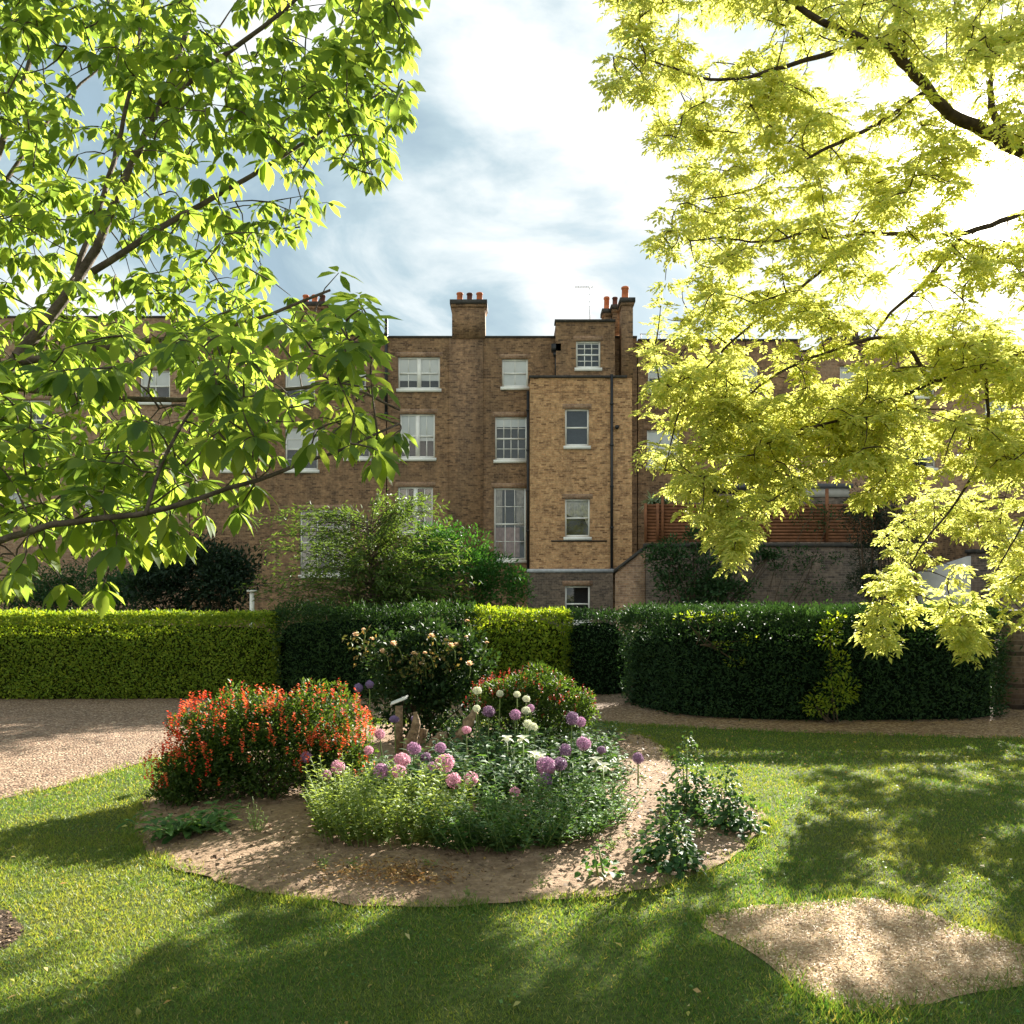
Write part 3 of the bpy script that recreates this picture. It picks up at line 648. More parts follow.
# ------------------------------------------------------------------ hedges and shrubs
def hedge(label, plan, h, n, leaf, core, L, Wr=.5, shag=.05, seed=0, name='hedge'):
    plan = np.asarray(plan, float); c = plan.mean(0)
    t = thing(name, label, 'hedge', (c[0], c[1], 0))
    P = smooth_poly(plan, 2); k = len(P)
    area = .5 * np.sum(P[:, 0] * np.roll(P[:, 1], -1) - np.roll(P[:, 0], -1) * P[:, 1])
    if area < 0: P = P[::-1]
    E = np.roll(P, -1, 0) - P; ln = np.linalg.norm(E, axis=1); Nn = np.stack([E[:, 1], -E[:, 0]], 1) / ln[:, None]
    Nv = unit(np.column_stack([Nn + np.roll(Nn, 1, 0), np.zeros(k)]))[:, :2]
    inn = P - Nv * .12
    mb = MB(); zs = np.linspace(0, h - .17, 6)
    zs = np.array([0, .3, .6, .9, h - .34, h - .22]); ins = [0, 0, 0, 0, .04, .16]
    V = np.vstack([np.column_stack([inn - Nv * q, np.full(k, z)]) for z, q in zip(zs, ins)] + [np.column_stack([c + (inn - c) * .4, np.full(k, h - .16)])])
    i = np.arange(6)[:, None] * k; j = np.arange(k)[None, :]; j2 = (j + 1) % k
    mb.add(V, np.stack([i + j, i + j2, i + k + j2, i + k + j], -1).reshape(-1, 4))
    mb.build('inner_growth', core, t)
    per = ln.sum(); ns = int(n * per * h / (per * h + abs(area))); nt = n - ns
    # faces turned away from the lawn get fewer leaves
    w = ln * np.where(Nn[:, 1] > .3, .35, 1.0); e = rng.choice(k, ns, p=w / w.sum()); u = rng.random(ns)
    X = P[e] + E[e] * u[:, None]; Z = rng.uniform(0.0, h, ns)
    lump = .5 * wob(X[:, 0] * 1.0 + X[:, 1], Z, 4.0, seed) + .5 * wob(X[:, 0] + X[:, 1], Z * 1.4, 10, seed + 1)
    off = shag * (lump * 1.4 + rng.normal(0, .45, ns) + np.where(rng.random(ns) < .04, rng.random(ns) * 1.6, 0)) - .03
    r = np.clip((Z - (h - .15)) / .15, 0, 1); off -= .04 * r * r; off -= .06 * np.clip((.15 - Z) / .15, 0, 1)
    Ps = np.column_stack([X + Nn[e] * off[:, None], Z]); N3 = np.column_stack([Nn[e], np.zeros(ns)])
    D = unit(.7 * N3 + np.array([0, 0, .35]) + .75 * rdir(ns)); Nr = unit(N3 + .6 * rdir(ns) + [0, 0, .5])
    lo, hi = P.min(0), P.max(0); X = rng.uniform(lo[0], hi[0], nt * 2); Y = rng.uniform(lo[1], hi[1], nt * 2); ok = inpoly(X, Y, P); X, Y = X[ok][:nt], Y[ok][:nt]; m = len(X)
    Pt = np.column_stack([X, Y, h + .025 * wob(X, Y, 1.3, seed + 5) + shag * (.8 * wob(X, Y, 5, seed + 2) + rng.normal(0, .4, m)) - .02]); Dt = unit(np.array([0, 0, .8]) + .8 * rdir(m)); Nt = unit(rdir(m) + [0, -.5, .4])
    nr = int(per * n / 90); e = rng.choice(k, nr, p=w / w.sum()); u = rng.random(nr); ang = rng.uniform(0, 1.57, nr); rr = .16
    Q = P[e] + E[e] * u[:, None]; lz = wob(Q[:, 0] + Q[:, 1], Q[:, 0] - Q[:, 1], 5, seed) * shag * .8 + rng.normal(0, shag * .4, nr)
    Q = Q - Nn[e] * (rr * (1 - np.cos(ang)) - .01 - lz * np.cos(ang))[:, None]
    Pr = np.column_stack([Q, h - rr + (rr + lz) * np.sin(ang) - .01]); N3 = np.column_stack([Nn[e] * np.cos(ang)[:, None], np.sin(ang)])
    Dr = unit(.7 * N3 + [0, 0, .3] + .75 * rdir(nr)); Nr2 = unit(N3 + .7 * rdir(nr))
    Ps = np.vstack([Ps, Pr]); D = np.vstack([D, Dr]); Nr = np.vstack([Nr, Nr2])
    mb = MB(); Pa = np.vstack([Ps, Pt]); LL = L * rng.uniform(.6, 1.3, len(Pa))
    leaves(mb, Pa, np.vstack([D, Dt]), np.vstack([Nr, Nt]), LL, LL * Wr)
    mb.build('foliage', leaf, t); return t
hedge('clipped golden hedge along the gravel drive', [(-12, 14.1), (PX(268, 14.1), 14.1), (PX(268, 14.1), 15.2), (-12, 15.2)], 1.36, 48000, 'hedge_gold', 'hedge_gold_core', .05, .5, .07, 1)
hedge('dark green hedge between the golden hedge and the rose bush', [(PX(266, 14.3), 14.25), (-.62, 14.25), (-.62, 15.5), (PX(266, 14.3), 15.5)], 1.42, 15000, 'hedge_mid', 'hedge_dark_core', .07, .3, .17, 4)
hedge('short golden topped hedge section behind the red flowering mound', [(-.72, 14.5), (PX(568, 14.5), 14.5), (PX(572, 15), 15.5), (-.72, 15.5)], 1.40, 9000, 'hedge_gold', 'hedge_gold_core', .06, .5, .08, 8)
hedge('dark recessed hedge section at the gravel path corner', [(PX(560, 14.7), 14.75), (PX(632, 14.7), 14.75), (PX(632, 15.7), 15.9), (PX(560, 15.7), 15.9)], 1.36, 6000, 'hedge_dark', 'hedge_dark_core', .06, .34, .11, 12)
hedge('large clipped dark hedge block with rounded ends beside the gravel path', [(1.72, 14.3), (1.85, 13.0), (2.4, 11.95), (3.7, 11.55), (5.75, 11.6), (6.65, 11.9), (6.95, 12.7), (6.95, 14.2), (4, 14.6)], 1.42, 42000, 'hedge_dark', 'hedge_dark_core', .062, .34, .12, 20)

def sub_blobs(blobs, n, rs):
    out = [(np.array(c, float), np.array(r, float) * .85) for c, r in blobs]
    for (c, r) in blobs:
        c, r = np.array(c, float), np.array(r, float)
        for _ in range(n):
            d = rdir(1)[0]; d[2] = abs(d[2]) if rng.random() < .6 else d[2]
            p = c + d * r * rng.uniform(.35, .92); q = rs * rng.uniform(.6, 1.3)
            out.append((p, np.array([q, q, q * .8]) * r.mean()))
    return out
def blob_leaves(mb, blobs, n, L, Wr, up=.3, jit=.7, zmin=.03, full=False, droop=.15, hang=0.0, mi=0):
    v = np.array([np.prod(r) ** .7 for _, r in blobs]); e = rng.choice(len(blobs), n, p=v / v.sum())
    C = np.array([c for c, _ in blobs])[e]; R = np.array([r for _, r in blobs])[e]
    d = rdir(n); rad = np.clip(1 - np.abs(rng.normal(0, .28, n)), 0, 1.0)[:, None]
    P = C + d * R * rad; ok = P[:, 2] > zmin; P, d = P[ok], d[ok]; m = len(P)
    D = unit(d + np.array([0, 0, up - hang]) + jit * rdir(m)); N = unit(np.array([0, 0, 1.]) + .6 * d + .6 * rdir(m))
    LL = L * rng.uniform(.6, 1.3, m); leaves(mb, P, D, N, LL, LL * Wr, full=full, droop=droop, mi=mi); return P
def stems(mb, base, blobs, n, r, spread=.1, mi=0):
    base = np.array(base, float)
    for _ in range(n):
        c, q = blobs[rng.integers(len(blobs))]; b = base + np.append(rng.normal(0, spread, 2), 0)
        m = (b + c) / 2 + rng.normal(0, .12, 3) * np.linalg.norm(c - b) * .5; m[2] = max(m[2], .05)
        mb.tube(smooth_line([b, m, c], 7), np.linspace(r, r * .25, 7), 5, mi=mi)
def shrub(name, label, cat, base, blobs, nsub, rs, n, leaf, L, Wr, stem='stem_brown', nst=14, sr=.03, up=.3, full=False, hang=0., group=None, jit=.7):
    t = thing(name, label, cat, base, group); sb = sub_blobs(blobs, nsub, rs)
    mb = MB(); blob_leaves(mb, sb, n, L, Wr, up=up, full=full, hang=hang, jit=jit); mb.build('foliage', leaf, t)
    mb = MB(); stems(mb, base, sb, nst, sr); mb.build('branches', stem, t)
    return t, sb
def B(px, py, d, rx, ry, rz): return (Wd(px, py, d), (rx, ry, rz))
# beyond the hedges
shrub('evergreen_shrub', 'dark glossy evergreen shrub behind the golden hedge', 'shrub', (PX(195, 19), 19, 0), [B(195, 575, 19, 1.25, 1, 1.0), B(225, 590, 19, .8, .8, .8), B(160, 590, 19, .8, .8, .8)], 24, .36, 12000, 'leaf_deep', .11, .42, full=False)
shrub('low_shrub', 'low blue green shrub at the foot of the reddish house', 'shrub', (PX(85, 21), 21, 0), [B(85, 592, 21, 1.5, .9, .8), B(30, 600, 21, 1.3, .9, .7), B(120, 597, 20.5, .9, .8, .6)], 22, .4, 11000, 'leaf_ivy', .08, .5)
shrub('laurel_bush', 'rounded rich green laurel bush in front of the french window', 'bush', (PX(460, 18), 18, 0), [B(455, 572, 18, 1.25, 1.0, 1.0), B(500, 592, 18, .85, .8, .75), B(410, 580, 18.4, .9, .8, .8), B(430, 545, 18.2, .6, .6, .5), B(395, 600, 17.6, .9, .7, .7)], 30, .30, 16000, 'leaf_laurel', .085, .42)
# feathery tree with fine sprays
ft = thing('feathery_tree', 'airy light green feathery tree with windows showing through it', 'tree', (PX(372, 16.6), 16.6, 0))
mb = MB(); fol = MB(); b0 = np.array([PX(372, 16.6), 16.6, 0.])
mb.tube(smooth_line([b0, b0 + [.02, .05, 1.3], b0 + [-.1, 0, 3.2]], 8), np.linspace(.06, .02, 8), 6)
for i in range(210):
    s = b0 + [rng.normal(0, .03), 0, rng.uniform(.6, 3.1)]
    a = rng.uniform(0, 6.28); ln = rng.uniform(.8, 2.3) * (1.15 if math.cos(a) < 0 else .9); e = s + np.array([math.cos(a) * ln, math.sin(a) * ln * .6, rng.uniform(-.15, .75)])
    e[2] = min(e[2], 4.0 + rng.uniform(-.5, .2) - .45 * abs(e[0] - b0[0])); m = (s + e) / 2 + [0, 0, .2]
    path = smooth_line([s, m, e], 12); mb.tube(path, np.linspace(.010, .003, 12), 4)
    for q in range(70):
        u = rng.uniform(.15, 1) * 10.99; j = int(u); p = path[j] + (path[j+1] - path[j]) * (u - j)
        if p[0] > PX(505, 16.6): continue
        dd = unit((path[j+1] - path[j])[None])[0]
        leaves(fol, [p + rng.normal(0, .05, 3)], [dd + .9 * rdir(1)[0] - [0, 0, .15]], rdir(1) + [[0, 0, .8]], rng.uniform(.07, .15), .026)
mb.build('trunk', 'bark_grey', ft); fol.build('crown', 'leaf_feather', ft)
shrub('wall_climber', 'leafy climber with bare stems growing up the dark garden wall', 'climber', (PX(690, 29), 29, 0), [B(690, 585, 29, 1.6, .5, 1.3), B(668, 560, 29, .9, .4, .8), B(725, 595, 29, 1.1, .5, .9), B(700, 540, 29.2, .7, .3, .6), B(770, 560, 29.5, .8, .2, .35), B(752, 550, 29.4, .5, .2, .4)], 16, .32, 6500, 'leaf_ivy', .13, .5, nst=24, sr=.035)
shrub('bare_climber', 'thin scrambling plant on the dark wall below the fence', 'climber', (PX(765, 29.6), 29.6, 0), [B(800, 560, 29.7, 1.6, .15, .5), B(820, 520, 29.8, 1.1, .15, .6), B(815, 590, 29.7, 1.3, .15, .5)], 10, .25, 1100, 'leaf_ivy', .10, .5, nst=12, sr=.02)
shrub('dark_conifer', 'dull dark conifer rising past the fence behind the golden branches', 'tree', (PX(885, 26), 26, 0), [B(885, 560, 26, 1.1, .9, 1.9), B(890, 500, 26, .9, .8, 1.5), B(865, 520, 26, .8, .7, 1.0), B(905, 470, 26, .7, .6, .9), B(870, 590, 26, .8, .6, .9)], 26, .27, 11000, 'leaf_conifer', .13, .22, nst=18, sr=.05)
cp = thing('cordyline', 'spiky pale variegated plant at the end of the timber fence', 'plant', (PX(662, 31), 31, 0))
mb = MB(); x = PX(662, 31); mb.tube([(x, 31, 0), (x + .05, 31, PZ(500, 31))], .04, 6); mb.tube([(x - .3, 31, 0), (x - .35, 31, PZ(505, 31))], .035, 6); mb.build('stem', 'stem_brown', cp)
mb = MB()
for cx_, cz_ in ((x + .05, PZ(498, 31)), (x - .35, PZ(503, 31))):
    d = rdir(90); d[:, 2] = d[:, 2] * .6 + .2; leaves(mb, np.tile([cx_, 31, cz_], (90, 1)), d, np.tile([0, 0, 1.], (90, 1)), rng.uniform(.3, .6, 90), .06, full=True, droop=.4)
mb.build('leaves', 'variegated', cp)
# golden sprigs in the big hedge
gs = thing('golden_sapling', 'golden leaved sapling pushing out through the dark hedge', 'plant', (PX(833, 11.45), 11.45, 0))
mb = MB(); st = MB()
bl = [(Wd(830, 635, 11.4), np.array([.16, .12, .2])), (Wd(838, 665, 11.4), np.array([.16, .1, .2])), (Wd(833, 695, 11.4), np.array([.24, .12, .22])), (Wd(845, 690, 11.4), np.array([.2, .1, .2])), (Wd(815, 705, 11.4), np.array([.18, .1, .15])), (Wd(835, 620, 11.45), np.array([.14, .1, .08]))]
blob_leaves(mb, bl, 900, .055, .5); mb.build('foliage', 'hedge_gold', gs); stems(st, (PX(833, 11.45), 11.45, 0), bl, 8, .01, .04); st.build('branches', 'stem_brown', gs)
gs = thing('golden_shoots', 'scattered golden shoots on the top edge of the dark hedge', 'plant', (PX(705, 11.9), 11.9, 1.3))
mb = MB(); st = MB(); bl = [(Wd(px, py, 11.75), np.array([.13, .1, .06])) for px, py in ((683, 617), (695, 616), (705, 617), (716, 616), (730, 617), (722, 645), (735, 662), (750, 640), (790, 680), (800, 655))]
blob_leaves(mb, bl, 260, .05, .5); mb.build('foliage', 'hedge_gold', gs); stems(st, (PX(705, 11.9), 11.9, 1.0), bl, 10, .008, .1); st.build('branches', 'stem_brown', gs)

# ------------------------------------------------------------------ the flower bed
def fstyle(n, base, tip): pass
def spike(mb, p, h, mi=0, q=1.0):                  # a small spike of salvia flowers
    n = 7; z = np.linspace(0, h, n); a = rng.uniform(0, 6.28, n)
    D = np.stack([np.cos(a), np.sin(a), np.full(n, .8)], 1)
    leaves(mb, p + np.stack([np.zeros(n), np.zeros(n), z], 1) + rng.normal(0, .004, (n, 3)), D, np.tile([0, 0, 1.], (n, 1)) + .3 * rdir(n), .024 * q, .018 * q, mi=mi)
M['petal_deep'] = leaf_mat('deep red petal', [(.22, .02, .02), (.30, .03, .025), (.36, .055, .04)], (1.4, 1.2, 1.0), .35)
def salvia(label, base, blobs, nsub, rs, n, nsp, mats=('petal_red',), hs=1.0):
    t, sb = shrub('red_salvia', label, 'flowering shrub', base, blobs, nsub, rs, n, 'leaf_salvia', .042, .42, nst=30, sr=.008)
    rest = MB(); cnt = 0
    c = np.array([b[0] for b in blobs]).mean(0)
    for i in range(nsp * 9):
        bc, br = blobs[rng.integers(len(blobs))]; bc, br = np.array(bc), np.array(br); d = rdir(1)[0]; d[2] = abs(d[2]) - .12; d[1] -= .2 * rng.random()
        p = bc + d * br * rng.uniform(.92, 1.07)
        if p[2] < .16 or min(np.linalg.norm((p - q) / r_) for q, r_ in blobs) < .88: continue
        if p[2] < c[2] + .08 and rng.random() < .72 and p[0] > c[0] - .45: continue
        if p[2] < c[2] and rng.random() < .45: continue
        h = hs * rng.uniform(.04, .10); k = mats[0] if (len(mats) == 1 or p[0] < c[0] - .15 + rng.normal(0, .15)) else mats[1]
        if cnt < 100:
            mb = MB(); spike(mb, p, h, 0, hs ** .5); mb.build('flower_spike', k, t)
        else: spike(rest, p, h)
        cnt += 1
        if cnt >= nsp: break
    if rest.n: tag(rest.build('flower_spikes', mats[-1], t), kind='stuff')
    return t
sv = 7.15
salvia('large mound of scarlet salvia at the corner of the bed nearest the drive', (PX(262, sv), sv, .02),
       [B(262, 755, sv, .78, .6, .42), B(205, 778, sv - .15, .46, .45, .36), B(315, 735, sv + .15, .48, .5, .45), B(240, 728, sv + .2, .55, .45, .33), B(330, 770, sv - .1, .35, .4, .36), B(180, 795, sv - .3, .2, .25, .22)],
       34, .27, 34000, 430, mats=('petal_red', 'petal_orange'))
salvia('smaller mound of red salvia behind the white alliums', (PX(535, 9.4), 9.4, .02),
       [B(530, 700, 9.4, .52, .5, .36), B(565, 712, 9.3, .36, .4, .28), B(500, 705, 9.4, .36, .4, .3)], 26, .30, 15000, 99, mats=('petal_deep',), hs=.8)
# rose bush
rt, rsb = shrub('rose_bush', 'tall dark rose bush with peach and cream blooms', 'rose bush', (PX(425, 10), 10, .02),
      [B(425, 680, 10, .72, .6, .62), B(395, 665, 10, .45, .4, .42), B(460, 668, 10, .45, .4, .48), B(430, 650, 10, .5, .4, .38), B(405, 705, 9.8, .5, .4, .4), B(455, 705, 9.8, .5, .4, .4)], 26, .25, 9000, 'leaf_rose', .065, .6, nst=26, sr=.014)
tips = []
sm = MB()
for px, py in [(360, 628), (366, 634), (371, 641), (378, 636), (392, 640), (396, 646), (404, 642), (410, 650), (416, 655), (422, 648), (434, 646), (441, 642), (450, 646), (458, 640), (464, 632), (472, 640), (480, 652), (486, 648), (398, 660), (425, 664), (446, 658), (470, 664), (383, 652), (360, 645)]:
    if rng.random() < .22: continue
    p = Wd(px + rng.normal(0, 3), py + rng.normal(0, 5), (9.85 if py < 643 else 9.42) + rng.uniform(-.2, .15)); n = 14; mb = MB(); a = np.linspace(0, 14.6, n); e = np.linspace(1.1, .1, n)
    D = np.stack([np.cos(a) * np.cos(e), np.sin(a) * np.cos(e), np.sin(e)], 1)
    leaves(mb, np.tile(p, (n, 1)), D, np.stack([-np.cos(a) * np.sin(e), -np.sin(a) * np.sin(e), np.cos(e)], 1), rng.uniform(.028, .06), .045, full=True, droop=-.25); bo = mb.build('bloom', 'petal_rose', rt)
    b = p + [rng.normal(0, .05), .08, -.16]; sm = MB(); sm.tube(smooth_line([b, (b + p) / 2 + [.02, 0, .05], p], 6), .006, 4); sm.build('flower_stem', 'stem_green', bo)
    tips.append(p)
mb = MB(); T = np.array(tips)[rng.integers(0, max(1, len(tips) * 2 // 3), 260)] - np.column_stack([rng.normal(0, .09, 260), rng.normal(0, .09, 260), rng.uniform(-.03, .25, 260)])
leaves(mb, T, rdir(260) + [0, 0, .1], rdir(260) + [0, 0, 1.2], rng.uniform(.04, .07, 260), .035); mb.build('new_leaves', leaf_mat('bronze young rose leaf', [(.13, .10, .035), (.07, .11, .03), (.24, .16, .07)], (1.5, 1.3, .7), .4), rt)

# alliums: stem and globe of starry florets
def allium_proto(mat, lab, n=95, fl=.42):
    t = thing('allium', lab, 'allium', (0, 0, 0), 'alliums in the flower bed')
    mb = MB(); mb.tube(smooth_line([(0, 0, 0), (.01, 0, .5), (0, 0, .93)], 6), np.linspace(.10, .07, 6), 6)   # unit height / unit head, scaled per part
    s = mb.build('stem', 'stem_green', t)
    i = np.arange(n) + .5; ph = np.arccos(1 - 2 * i / n); th = math.pi * (1 + 5 ** .5) * i
    d = np.stack([np.cos(th) * np.sin(ph), np.sin(th) * np.sin(ph), np.cos(ph)], 1)
    mb = MB(); ref = rdir(n); T1 = unit(np.cross(d, ref)); T2 = np.cross(d, T1); rad = rng.uniform(.62, 1.0, n)[:, None]
    for k in range(5):
        a = k * 6.283 / 5; D = T1 * math.cos(a) + T2 * math.sin(a) + d * .55
        leaves(mb, d * rad * .84, D, d, fl * rng.uniform(.7, 1.15, n), fl * .30)
    leaves(mb, d * .15, d, ref, .75, .03)
    mb.lathe((0, 0, -.3), [(.02, 0), (.14, .1), (.2, .2), (.2, .34), (.15, .48), (.03, .56)], 8, mi=1)
    h = mb.build('flower_head', [mat, 'allium_core'], t); return t
protos = {}
A_LIST = [  # px, py, head radius px, distance, colour, label
 (308, 757, 6, 6.75, 'mauve', 'mauve allium pressed against the front of the scarlet salvia mound'),
 (325, 775, 6, 6.4, 'pink', 'small pink allium lowest beside the scarlet salvia mound'),
 (343, 767, 8, 6.5, 'pink', 'round pink allium standing just clear of the scarlet salvia'),
 (369, 750, 5, 6.9, 'pink', 'small pale allium on a thin stem between salvia and stump'),
 (385, 734, 6, 7.4, 'pink', 'faded pink allium in front of the wooden marker'),
 (396, 719, 5, 8.6, 'lilac', 'small lilac allium at the foot of the wooden marker'),
 (413, 719, 4, 8.7, 'lilac', 'tiny lilac allium touching the split stump'),
 (413, 749, 8, 7.1, 'mauve', 'mauve allium above the cluster of three pink ones'),
 (400, 760, 9, 6.6, 'pink', 'large pink allium topmost of a tight cluster of three'),
 (384, 771, 8, 6.5, 'mauve', 'dusky pink allium outer member of the cluster of three, towards the salvia'),
 (399, 772, 8, 6.35, 'pink', 'pink allium lowest of the cluster of three'),
 (425, 758, 6, 7.2, 'dusk', 'dark purple allium in shade behind the pink cluster'),
 (441, 747, 6, 7.2, 'mauve', 'small mauve allium just above the biggest globe'),
 (446, 763, 10, 6.5, 'pink', 'biggest pink allium globe in the middle of the bed'),
 (436, 766, 5, 6.7, 'mauve', 'small mauve allium tucked beside the biggest globe'),
 (451, 781, 8, 6.2, 'pink', 'pink allium straight below the biggest globe'),
 (473, 779, 8, 6.3, 'pink', 'lone pink allium beside the one below the biggest globe'),
 (467, 730, 5, 7.7, 'pink', 'small pale pink allium against the pale arm of the stump'),
 (514, 791, 6, 6.1, 'pink', 'small pink allium lowest in the front greenery'),
 (488, 712, 7, 8.4, 'dusk', 'dark purple allium in shade below the white ones'),
 (515, 714, 6, 8.3, 'mauve', 'purple allium among the white globes'),
 (533, 708, 4, 8.5, 'mauve', 'small purple allium right behind a white globe'),
 (543, 781, 9, 6.4, 'dusk', 'dusky purple allium lowest of the dark group'),
 (548, 766, 10, 6.7, 'mauve', 'large faded purple allium heading the dark group'),
 (560, 764, 8, 6.8, 'dusk', 'dusky allium behind the large faded purple one'),
 (570, 718, 8, 8.0, 'dusk', 'dark purple allium in front of the smaller red mound'),
 (582, 722, 6, 8.1, 'mauve', 'purple allium on the outer edge of the smaller red mound'),
 (583, 743, 8, 7.3, 'mauve', 'faded purple allium over bare soil beside the white irises'),
 (570, 750, 7, 7.2, 'dusk', 'dusky allium close under the faded purple one'),
 (602, 750, 5, 7.5, 'dusk', 'tiny dusky allium over the bare soil strip'),
 (638, 758, 6, 7.3, 'dusk', 'lone dark allium standing on bare soil near the hollyhocks'),
 (359, 688, 5, 8.9, 'lilac', 'lilac flower ball at the foot of the rose bush, over the salvia'),
 (370, 684, 5, 9.0, 'lilac', 'second lilac ball beside it, nearer the rose leaves'),
 (368, 717, 4, 8.0, 'white', 'white allium between the salvia mound and the marker'),
 (480, 690, 5, 8.8, 'white', 'white allium highest of the pale globes by the rose'),
 (498, 694, 4, 8.8, 'white', 'small white allium next to the highest pale globe'),
 (518, 694, 4, 8.7, 'white', 'white allium upper one of a pair on the red mound'),
 (523, 699, 4, 8.6, 'white', 'white allium lower one of a pair on the red mound'),
 (527, 711, 5, 8.4, 'white', 'greenish white allium just below the pair'),
 (528, 723, 5, 8.1, 'white', 'bright white allium of the lowest two pale globes, nearer the stump'),
 (536, 727, 5, 8.0, 'white', 'bright white allium lowest of all the pale globes'),
 (476, 708, 4, 8.4, 'white', 'white allium at the tip of the stump arm'),
]
for px, py, rp, d, colr, lab in A_LIST:
    if colr not in protos: t = protos[colr] = allium_proto('petal_' + colr, lab)
    else: t = copy_tree(protos[colr]); t['label'] = lab
    hd = Wd(px, py, d); t.location = (hd[0], d, .03); t.rotation_euler = (rng.normal(0, .05), rng.normal(0, .05), rng.uniform(0, 6))
    H = hd[2] - .03; rr = rp * 1.02 * d / F
    for c in t.children:
        if c.name.startswith('stem'): c.scale = (.075, .075, H)
        else: c.scale = (rr * rng.uniform(.9, 1.08), rr * rng.uniform(.9, 1.08), rr * rng.uniform(.8, 1.02)); c.location = (0, 0, H)

# leafy clumps
def clump_proto(name, lab, cat, group, h, spread, nst, nlf, L, Wr, mat, lean=.25, full=False, up=.5):
    t = thing(name, lab, cat, (0, 0, 0), group); mb = MB(); st = MB()
    for _ in range(nst):
        a = rng.uniform(0, 6.28); r = spread * rng.random() ** .5; b = np.array([math.cos(a) * r * .6, math.sin(a) * r * .6, 0])
        hh = h * rng.uniform(.6, 1.05); e = b + np.array([math.cos(a) * r * lean * 3, math.sin(a) * r * lean * 3, hh]) + np.append(rng.normal(0, .02, 2), 0)
        path = smooth_line([b, (b + e) / 2 + np.append(rng.normal(0, .015, 2), 0), e], 8); st.tube(path, np.linspace(.0035, .0015, 8), 4)
        u = np.linspace(.12, .99, nlf) * 6.99; j = u.astype(int); P = path[j] + (path[j+1] - path[j]) * (u - j)[:, None]
        aa = np.arange(nlf) * 2.4 + rng.uniform(0, 6); D = np.stack([np.cos(aa), np.sin(aa), np.full(nlf, up) + rng.normal(0, .2, nlf)], 1)
        ll = L * rng.uniform(.7, 1.2, nlf) * np.linspace(1.1, .6, nlf)
        leaves(mb, P, D, np.tile([0, 0, 1.], (nlf, 1)) - D * .3 + .3 * rdir(nlf), ll, ll * Wr, full=full, droop=.25)
    mb.build('foliage', mat, t); st.build('stems', 'stem_green', t); return t
ORD = ['first', 'second', 'third', 'fourth', 'fifth', 'sixth', 'seventh', 'eighth', 'ninth', 'tenth', 'eleventh', 'twelfth', 'thirteenth', 'fourteenth', 'fifteenth', 'sixteenth', 'seventeenth', 'eighteenth', 'nineteenth', 'twentieth', 'twenty-first', 'twenty-second', 'twenty-third', 'twenty-fourth', 'twenty-fifth', 'twenty-sixth', 'twenty-seventh', 'twenty-eighth', 'twenty-ninth', 'thirtieth']
def scatter(protos_, spots, lab):
    used = set()
    for i, (px, py, s) in enumerate(spots):
        k = i % len(protos_); p = protos_[k]
        t = p if k not in used else copy_tree(p); used.add(k)
        g = G(px, py, .03); t.location = tuple(g); t.rotation_euler = (0, 0, rng.uniform(0, 6.28)); t.scale = (s * rng.uniform(.9, 1.1), s * rng.uniform(.9, 1.1), s * rng.uniform(.92, 1.08))
        t['label'] = lab(i)
fl = 'light green leafy clumps along the front of the bed'
P1 = [clump_proto('wallflower_clump', 'x', 'plant', fl, hh_, .2, 15, 24, .06, .46, 'leaf_light', up=.75) for hh_ in (.34, .40, .45)]
front = [(326, 830, .9), (338, 840, 1), (352, 836, 1.05), (368, 845, 1), (385, 838, 1.05), (402, 848, 1), (420, 850, .95), (438, 846, .95), (345, 815, 1.1), (378, 818, 1.1), (410, 822, 1.05), (440, 826, 1), (330, 812, 1)]
scatter(P1, front, lambda i: f'tall pale green wallflower clump, {ORD[i]} counted from the scarlet salvia end')
fl = 'mid green leafy clumps in the front of the bed'
P2 = [clump_proto('leafy_clump', 'x', 'plant', fl, .33, .2, 18, 18, .062, .5, 'leaf_soft', .35), clump_proto('leafy_clump', 'x', 'plant', fl, .30, .22, 18, 18, .06, .46, 'leaf_mid', .35), clump_proto('leafy_clump', 'x', 'plant', fl, .26, .2, 18, 18, .058, .46, 'leaf_soft', .35)]
front2 = [(460, 848, .95), (478, 850, 1), (496, 849, 1), (514, 850, 1), (532, 848, 1), (550, 845, 1), (568, 841, 1), (586, 835, 1), (604, 826, 1.0), (618, 816, .9), (470, 828, 1.1), (505, 828, 1.1), (540, 825, 1.1), (575, 818, 1.1), (600, 808, 1)]
scatter(P2, front2, lambda i: f'low bushy mid green clump, {ORD[i]} counted from the wallflowers towards the hollyhocks')
fl = 'darker perennials filling the middle of the bed'
P3 = [clump_proto('perennial_clump', 'x', 'plant', fl, .34, .26, 24, 10, .12, .5, 'leaf_mid', .4, True, .3), clump_proto('perennial_clump', 'x', 'plant', fl, .30, .26, 24, 9, .14, .32, 'leaf_blue', .4, True, .5), clump_proto('perennial_clump', 'x', 'plant', fl, .30, .24, 24, 10, .11, .6, 'leaf_ivy', .4, True, .3)]
mid = [(400, 800, 1), (430, 795, 1), (460, 800, 1.05), (490, 798, 1.05), (520, 796, 1.05), (550, 795, 1), (575, 790, .95), (440, 775, 1), (475, 772, 1.05), (505, 770, 1.05), (535, 768, 1.05), (565, 768, 1), (590, 772, .9), (480, 752, 1), (510, 750, 1), (540, 748, 1), (565, 745, .95), (520, 738, .9), (550, 735, .9), (380, 790, 1), (450, 757, .9), (590, 752, .7), (605, 742, .7), (598, 764, .7), (570, 730, .8), (612, 778, .6), (455, 735, .8), (490, 738, .8)]
scatter(P3, mid, lambda i: f'broad leaved dark perennial, {ORD[i]} counted row by row from the salvia side and front')
